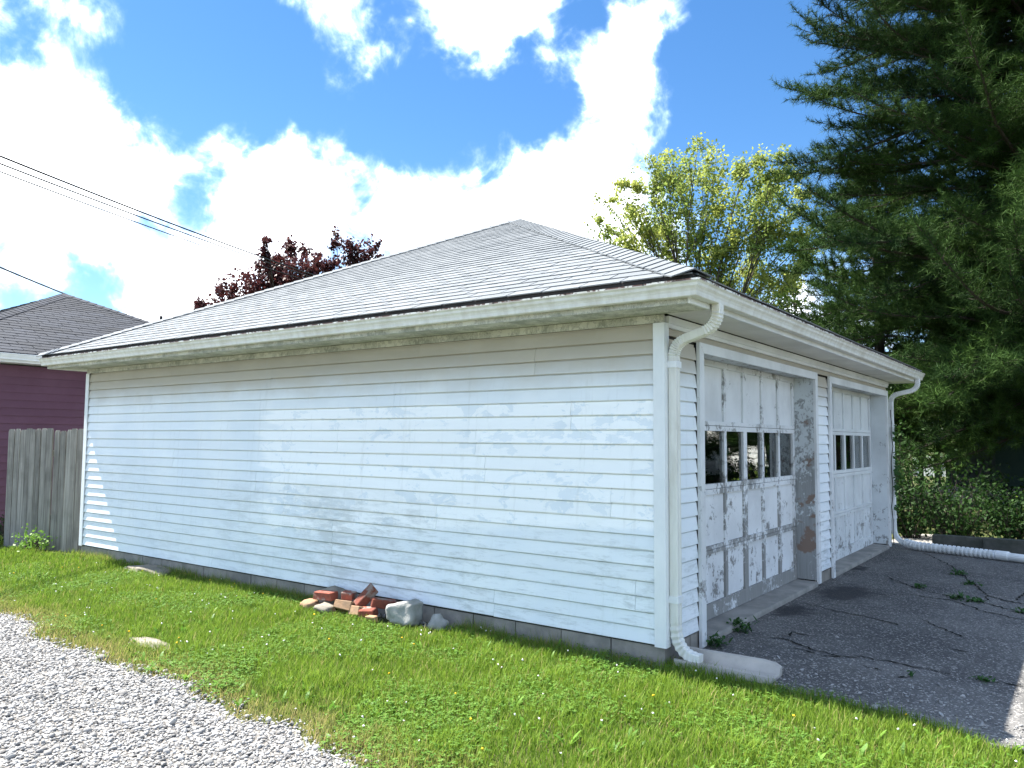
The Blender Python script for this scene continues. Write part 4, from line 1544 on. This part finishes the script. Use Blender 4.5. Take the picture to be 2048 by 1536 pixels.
def conifer(name, label, base, height, z0, radius_f, mt, needle, width, per, whorl=.62, per_whorl=6, twig_step=.16, droop=.0, upturn=.35, trunk_r=.3, ztop=None, extra=()):
    base = Vector(base)
    T = thing(name, label, 'tree', base)
    mb = MB()
    mb.tube([base + Vector((random.gauss(0, .03), random.gauss(0, .03), height * i / 10 - (.1 if i == 0 else 0))) for i in range(11)], [trunk_r * (1 - .9 * i / 10) for i in range(11)], 10)
    tips, dirs, tint = [], [], []

    def twig(a, d, L, r, ct):
        """a side shoot with tufts along it"""
        d = d.normalized()
        pts = []
        k = max(3, int(L / .085))
        p = a.copy()
        dd = d.copy()
        for i in range(k + 1):
            pts.append(p.copy())
            dd = (dd + Vector((random.gauss(0, .10), random.gauss(0, .10), random.gauss(.05, .07)))).normalized()
            p = p + dd * (L / k)
        mb.tube(pts, [r * (1 - .8 * i / k) for i in range(k + 1)], 3)
        for i in range(1, k + 1):
            if i < k * .25:
                continue
            tips.append(tuple(pts[i]))
            q = (pts[i] - pts[i - 1]).normalized()
            dirs.append(tuple(q))
            tint.append(ct + .25 * (i / k))

    def branch(start, d, L, ct):
        k = max(6, int(L / .35))
        p = start.copy()
        pts = [p.copy()]
        dd = d.normalized()
        for i in range(k):
            t = i / k
            dd = (dd + Vector((random.gauss(0, .16), random.gauss(0, .16), random.gauss(-droop * (1 - t) + upturn * t * t, .12))) * .5).normalized()
            p = p + dd * (L / k)
            pts.append(p.copy())
        r0 = .012 + .008 * L
        mb.tube(pts, [r0 * (1 - .85 * i / k) for i in range(k + 1)], 5)
        s = .14 * L
        side = 1
        while s < L:
            t = s / L * k
            i = min(k - 1, int(t))
            a = pts[i].lerp(pts[i + 1], t - i)
            ax = (pts[i + 1] - pts[i]).normalized()
            sd = Vector((-ax.y * side, ax.x * side, random.gauss(.12, .5))).normalized()
            side = -side
            ll = (.30 + .75 * (1 - s / L) * min(1.0, L / 3.5)) * random.uniform(.6, 1.2)
            twig(a, ax * random.uniform(.3, .9) + sd * .9, ll, .008, ct + random.gauss(0, .08))
            if random.random() < .75:
                twig(a, ax * .7 + Vector((random.gauss(0, .3), random.gauss(0, .3), .7)), ll * .7, .007, ct + .12)
            s += twig_step * random.uniform(.7, 1.3)
        twig(pts[-1], (pts[-1] - pts[-2]), .45, .008, ct + .15)

    z = z0
    while z < (ztop or height * .97):
        R = radius_f(z)
        m_ = per_whorl
        a0 = random.uniform(0, 6.28)
        for j in range(m_):
            an = a0 + 6.283 * j / m_ + random.gauss(0, .25)
            L = R * random.uniform(.72, 1.15)
            e = random.uniform(-.12, .28)
            branch(base + Vector((0, 0, z + random.gauss(0, .26))), Vector((math.cos(an), math.sin(an), e)), L, random.gauss(.38, .15))
        z += whorl * random.uniform(.8, 1.2)
    for (zz, tip, ct) in extra:
        st = base + Vector((0, 0, zz))
        tip = Vector(tip)
        branch(st, tip - st, (tip - st).length, ct)
    mb.build('trunk', M['bark'], T)
    V, F, tn = needles(np.array(tips), np.array(dirs), needle, width, per, np.array(tint))
    me = raw_mesh('crown', V, [F], {'tint': tn})
    link('crown', me, mt, T, 'stuff')
    return len(tips)


PB = Vector((1.85, 13.4, 0))
ex = []
for (u, v, dep, zz, ct) in [(1700, 755, 15.0, 3.4, .75), (1760, 700, 14.6, 3.6, .75), (1830, 740, 14.2, 3.0, .8), (1900, 770, 14.2, 2.8, .75), (1980, 810, 14, 2.7, .6), (1660, 660, 16, 4.2, .6), (1640, 590, 16.5, 4.8, .5),
                            (1605, 330, 17.2, 7.0, .3), (1620, 240, 17, 8.2, .3), (1615, 170, 17, 9.0, .3), (1625, 100, 17, 10, .3), (1690, 20, 17, 11, .3), (1600, 520, 17, 5.4, .4), (2020, 500, 13.6, 5.6, .75), (2040, 250, 13.6, 8, .55), (1950, 860, 14.5, 2.6, .5), (1870, 840, 15.5, 2.6, .4)]:
    ex.append((zz, at_depth(u, v, dep), ct))


def pine_r(z):
    return float(np.interp(z, [0, 2.0, 4, 7, 10, 13, 17, 19], [4.0, 4.5, 4.8, 4.7, 4.4, 3.9, 2.2, .4]))


nt = conifer('white_pine', 'tall dark green white pine towering past the far end of the garage', PB, 18.5, 1.9, pine_r, M['pine'], .155, .0056, 18, .36, 8, .095, .08, .22, .30, 15.5, ex)
print('pine tufts', nt)
nt = conifer('white_pine', 'shorter dense pine filling in between the garage and the tall one', (-2.1, 17.6, 0), 9.6, 1.3, lambda z: float(np.interp(z, [0, 1.5, 4, 7, 9.6], [2.6, 3.0, 2.9, 2.0, .3])), M['pine'], .16, .0095, 13, .42, 7, .14, .06, .28, .20)
print('pine tufts', nt)
sp = at_depth(1588, 640, 24)
nt = conifer('spruce_tree', 'small blackish spruce peeking out behind the garage beside the pine', (sp.x, sp.y, 0), sp.z + .9, 1.6, lambda z: float(np.interp(z, [0, sp.z, sp.z + .9], [2.2, .9, .1])), M['spruce'], .06, .008, 9, .45, 6, .3, .12, .12, .12)


# ------------------------------------------------------------------ right background: shrubs, kerb, house, far trees
def shrub(name, label, c, rx, ry, h, n, mt, leaf, group=None, tbias=0.0, cat='shrub'):
    T = thing(name, label, cat, c, group)
    c = Vector(c)
    mb = MB()
    pts, tint = [], []
    for i in range(34):
        a = random.uniform(0, 6.28)
        r = random.uniform(.2, 1) ** .6
        tip = c + Vector((math.cos(a) * rx * r, math.sin(a) * ry * r, h * random.uniform(.35, 1.0) * (1 - .35 * r * r)))
        st = c + Vector((math.cos(a) * rx * r * .25, math.sin(a) * ry * r * .25, -.02))
        tw = curve(st, tip, .06, 4, .06)
        mb.tube(tw, [.012, .010, .008, .005, .003], 4)
        for j in range(n // 34):
            t = random.uniform(.15, 1.05)
            k = min(3, int(t * 4))
            p = tw[k].lerp(tw[k + 1], t * 4 - k) + Vector((random.gauss(0, .10), random.gauss(0, .10), random.gauss(0, .09)))
            if p.z < .03:
                p.z = random.uniform(.03, .2)
            pts.append(tuple(p))
            tint.append(.45 + tbias + .3 * (p.z - c.z - h * .5) / h + random.gauss(0, .2))
    mb.build('stems', M['bark'], T)
    V, F, tn = leaf_cloud(np.array(pts), leaf, np.clip(np.array(tint), 0, 1))
    link('foliage', raw_mesh('foliage', V, [F], {'tint': tn}), mt, T, 'stuff')
    return T


shrub('shrub', 'dark leafy shrub growing beside the far downspout', (.05, 8.75, 0), .55, .5, 1.45, 1500, M['shrub'], .06)
shrub('shrub', 'broad dark shrub behind the low kerb next to the downspout shrub', (.70, 8.75, 0), .65, .55, 1.0, 1500, M['shrub'], .06)
shrub('shrub', 'dense dark shrub behind the middle of the low kerb', (1.35, 8.85, 0), .65, .55, .95, 1500, M['shrub'], .06)
shrub('shrub', 'bright sunlit yellow-green shrub at the outer end of the kerb', (2.02, 8.6, 0), .50, .5, 1.05, 1300, M['fargreen'], .07, None, .1)
shrub('shrub', 'low shrub in deep shade under the pine', (.2, 10.8, 0), 1.0, .7, 1.5, 1500, M['shrub'], .07)
shrub('shrub', 'tall loose shrub between the garage corner and the pine', (-.75, 9.9, 0), .7, .6, 2.6, 1600, M['shrub'], .07, None, .15)

shrub('shrub', 'dark hedge-like shrub standing behind the loose one by the garage corner', (-1.55, 13.2, 0), .9, .7, 2.0, 2000, M['shrub'], .08)
shrub('shrub', 'dark shrub in front of the house porch', (1.2, 12.6, 0), 1.1, .6, 1.25, 1800, M['shrub'], .08)
kb = thing('kerb', 'low dark concrete retaining kerb at the end of the driveway', 'kerb', (1.6, 7.75, 0))
for i in range(5):
    a = .48 + i * .62
    box('kerb_stone', M['kerb'], kb, a, a + .614, 7.66 - i * .02, 7.86 - i * .02, -.05, .17 + random.uniform(-.01, .01))
o = MB().add([(-.15, 7.66, -.002), (.46, 7.64, -.002), (.62, 8.3, -.002), (.3, 9.4, -.002), (-.1, 9.3, -.002)], [(0, 1, 2, 3, 4)]).build('concrete_pad', M['concrete'])
tag(o, 'pale concrete pad past the far corner of the garage', 'pad', kind='structure')
# dark house under the pine
DH = thing('house', 'dark sided house standing in deep shade under the pine', 'house', (2.0, 19.5, 0))
hw = box('wall', M['inside'], DH, -.80, 5.2, 19.0, 23.0, -.05, 3.2)
z = .35
while z < 3.1:
    MB().prism([(19.0, z), (18.98, z), (18.978, z + .006), (18.995, z + .175), (19.0, z + .175)], 'x', -.78, 5.2).build('siding_board', M['darkhouse'], hw)
    z += .16
box('door', M['shutter'], DH, .35, 1.25, 18.955, 18.977, .35, 2.4)
for (a, b) in ((.25, .345), (1.255, 1.35)):
    box('door_casing', M['darkhouse'], DH, a, b, 18.95, 18.977, .35, 2.5)
box('porch_floor', M['concrete'], DH, -.9, 5.2, 16.9, 18.97, -.05, .32)
box('porch_roof', M['roof_edge'], DH, -1.1, 5.4, 16.7, 18.97, 3.25, 3.4)
for xx in (-.78, 1.9, 4.6):
    box('porch_post', M['darkhouse'], DH, xx, xx + .12, 16.95, 17.07, .322, 3.248)
MB().add([(-1.1, 16.7, 3.41), (5.4, 16.7, 3.41), (5.4, 23.4, 3.41), (-1.1, 23.4, 3.41), (-1.1, 20.5, 5.2), (5.4, 20.5, 5.2)], [(0, 1, 5, 4), (2, 3, 4, 5), (0, 4, 3), (1, 2, 5), (3, 2, 1, 0)]).build('roof', M['shingle_dark'], DH)

# white house across the drive, the one mirrored in the garage windows
WH = thing('house', 'white clapboard house with green shuttered windows across the drive', 'house', (11, 21.5, 0))
HX = 7.6
ww = box('wall', M['inside'], WH, HX, 14.0, 17.0, 26.2, -.05, 4.4)
z = .30
while z < 4.3:
    MB().prism([(HX, z), (HX - .02, z), (HX - .022, z + .006), (HX - .005, z + .19), (HX, z + .19)], 'y', 17.0, 26.2).build('siding_board', M['offwhite'], ww)
    MB().prism([(17.0, z), (16.98, z), (16.978, z + .006), (16.995, z + .19), (17.0, z + .19)], 'x', HX, 14.0).build('siding_board', M['offwhite'], ww)
    z += .175
for cy in (22.6, 19.2):
    a, b = HX - .05, HX - .023
    fr = MB().box(a, b, cy - .46, cy - .40, 1.02, 2.42).box(a, b, cy + .40, cy + .46, 1.02, 2.42).box(a, b, cy - .40, cy + .40, 1.02, 1.09) \
        .box(a, b, cy - .40, cy + .40, 2.35, 2.42).box(a + .005, b, cy - .40, cy + .40, 1.68, 1.74).build('window_frame', M['offwhite'], WH)
    box('pane', M['darkpane'], fr, HX - .035, HX - .024, cy - .399, cy + .399, 1.092, 2.348)
    for s_ in (-1, 1):
        box('shutter', M['shutter'], WH, HX - .06, HX - .024, min(cy + s_ * .48, cy + s_ * .86), max(cy + s_ * .48, cy + s_ * .86), 1.0, 2.44)
MB().add([(HX - .4, 16.6, 4.41), (14.4, 16.6, 4.41), (14.4, 26.6, 4.41), (HX - .4, 26.6, 4.41), (10.8, 16.6, 6.9), (10.8, 26.6, 6.9)], [(0, 4, 5, 3), (1, 2, 5, 4), (0, 1, 4), (2, 3, 5), (3, 2, 1, 0)]).build('roof', M['shingle_dark'], WH)
shrub('shrub', 'rounded shrub under the shuttered window of the white house', (6.9, 21.3, 0), .5, 1.0, 1.15, 1200, M['shrub'], .08)
shrub('shrub', 'spreading shrub along the side yard of the white house', (6.9, 23.9, 0), .5, 1.0, 1.0, 1200, M['shrub'], .08)
shrub('shrub', 'low bushy shrub beside the drive facing the garage windows', (4.6, 13.4, 0), .9, .8, .95, 1500, M['shrub'], .07)
shrub('shrub', 'leafy shrub between the drive and the dark house', (3.9, 14.8, 0), .8, .8, 1.4, 1400, M['shrub'], .07)

# far things glimpsed between the trunks
FW_ = thing('far_wall', 'low pale garden wall far off between the tree trunks', 'wall', (-3.2, 34, 0))
for i in range(2):
    box('panel', M['offwhite'], FW_, -3.9 + i * .92, -3.1 + i * .92, 34.0, 34.1, -.05, .85)
    box('post', M['offwhite'], FW_, -4.02 + i * .92, -3.905 + i * .92, 33.98, 34.12, -.05, .92)
cl = [(Vector((-7 + random.uniform(0, 8), 40 + random.uniform(-2, 2), random.uniform(.9, 5.5))), 1.4, 1.4) for _ in range(22)]
broadleaf('far_tree', 'sunlit light green tree far behind the low pale wall', (-3.0, 40, 0), (-3.0, 40, 1.8), cl, M['fargreen'], M['bark'], .25, .22, 60, 9)
cl = [(at_depth(u, v, 20 + random.uniform(-.8, .8)), .55, 1) for u, v in ((1835, 800), (1860, 770), (1815, 830), (1865, 835), (1800, 780), (1830, 745))]
tb = at_depth(1843, 925, 20)
broadleaf('young_tree', 'slim young tree with dark trunk in front of the house porch', (tb.x, tb.y, 0), (tb.x, tb.y, 1.7), cl, M['shrub'], M['bark'], .07, .08, 45, 8)


# weeds in the drive
def tuft(label, p, r, h, n, mt=None):
    T = thing('weed_clump', label, 'weed', (p.x, p.y, 0), 'weeds growing in the driveway')
    mb = MB()
    for i in range(n):
        an = random.uniform(0, 6.28)
        q = Vector((p.x + random.gauss(0, r * .4), p.y + random.gauss(0, r * .4), random.uniform(-.01, h * .55)))
        leaf_strip(mb, q, Vector((math.cos(an), math.sin(an), 0)), random.uniform(.2, 1.5), random.uniform(.4, .9) * max(.035, r * .5), random.uniform(.006, .014), random.uniform(.2, .9))
    o = mb.build('leaves', mt or M['shadeweed'], T)
    at = o.data.attributes.new('tint', 'FLOAT', 'POINT')
    at.data.foreach_set('value', np.repeat(rng.random(len(mb.V) // 10), 10).astype(np.float32))


tuft('bushy weed clump against the door sill', gnd(1484, 1262), .11, .14, 90)
tuft('spreading weed clump at the sill end next to the splash block', gnd(1428, 1290), .13, .09, 80)
tuft('grassy weed tuft in the widest driveway crack', z7(1600, 235), .10, .06, 60)
tuft('thin weeds trailing along the driveway crack past the tuft', z7(1680, 300), .10, .035, 50)
tuft('small round weed tuft between two driveway cracks', z7(1330, 325), .07, .06, 50)
tuft('flat weeds in the long crack across the drive', z7(1600, 400), .13, .035, 60)
tuft('flat weeds further out along the long crack', z7(1720, 418), .11, .03, 50)
tuft('weed tuft where the long crack leaves the drive', z7(2040, 495), .09, .05, 50)
tuft('wisp of grass in the crack near the lawn edge', z7(1275, 925), .03, .05, 14)
tuft('thin line of weeds in the crack at the shadow edge', z7(1790, 958), .08, .025, 36)

# ivy on the far downspout
IV = thing('ivy', 'dark ivy vine climbing the far downspout', 'vine', (.10, 7.22, 0))
mb = MB()
vp = [Vector((.075 + random.gauss(0, .008), 7.20 + random.gauss(0, .012), .05 + .17 * i)) for i in range(12)]
mb.tube(vp, .006, 5)
mb.build('stem', M['bark'], IV)
pts = []
for zc, n, s_ in ((1.62, 14, .05), (1.50, 6, .04), (1.05, 46, .085), (.92, 26, .06), (.80, 14, .05), (.55, 6, .04), (1.3, 5, .04)):
    for i in range(n):
        pts.append((.105 + abs(random.gauss(0, s_ * .45)), 7.20 + random.gauss(0, s_ * .8), zc + random.gauss(0, s_)))
V, F, tn = leaf_cloud(np.array(pts), .055)
link('leaves', raw_mesh('leaves', V, [F], {'tint': tn}), M['shadeweed'], IV, 'stuff')

# weed stems at the fence foot
shrub('weed', 'straggly dark weed at the outer end of the picket fence', (-9.75, -.10, 0), .16, .14, .48, 200, M['shrub'], .04, None, 0.0, 'weed')
shrub('weed', 'fresh green weeds at the foot of the picket fence', (-8.75, -.22, 0), .28, .07, .20, 340, M['weed'], .04, None, 0.2, 'weed')


# ------------------------------------------------------------------ overhead cables
def cable(label, pa, pb, sag, r):
    a, b = Vector(pa), Vector(pb)
    a2 = a + (a - b) * .25
    pts = []
    for i in range(41):
        t = i / 40
        p = a2.lerp(b, t)
        p.z -= sag * 4 * t * (1 - t)
        pts.append(p)
    o = MB().tube(pts, r, 6).build('cable', M['wire'], origin=pts[0])
    tag(o, label, 'cable', 'overhead service cables')


cable('thick upper overhead cable running down behind the purple maple', at_depth(0, 303, 11), at_depth(650, 557, 24), .10, .016)
cable('overhead cable just under the thick upper one', at_depth(0, 318, 11), at_depth(650, 562, 24), .10, .013)
cable('thin lowest overhead cable running to the purple maple', at_depth(0, 334, 11), at_depth(650, 572, 24), .10, .011)
cable('single overhead cable dropping behind the maroon garage roof', at_depth(0, 533, 20), at_depth(180, 607, 30), .03, .026)
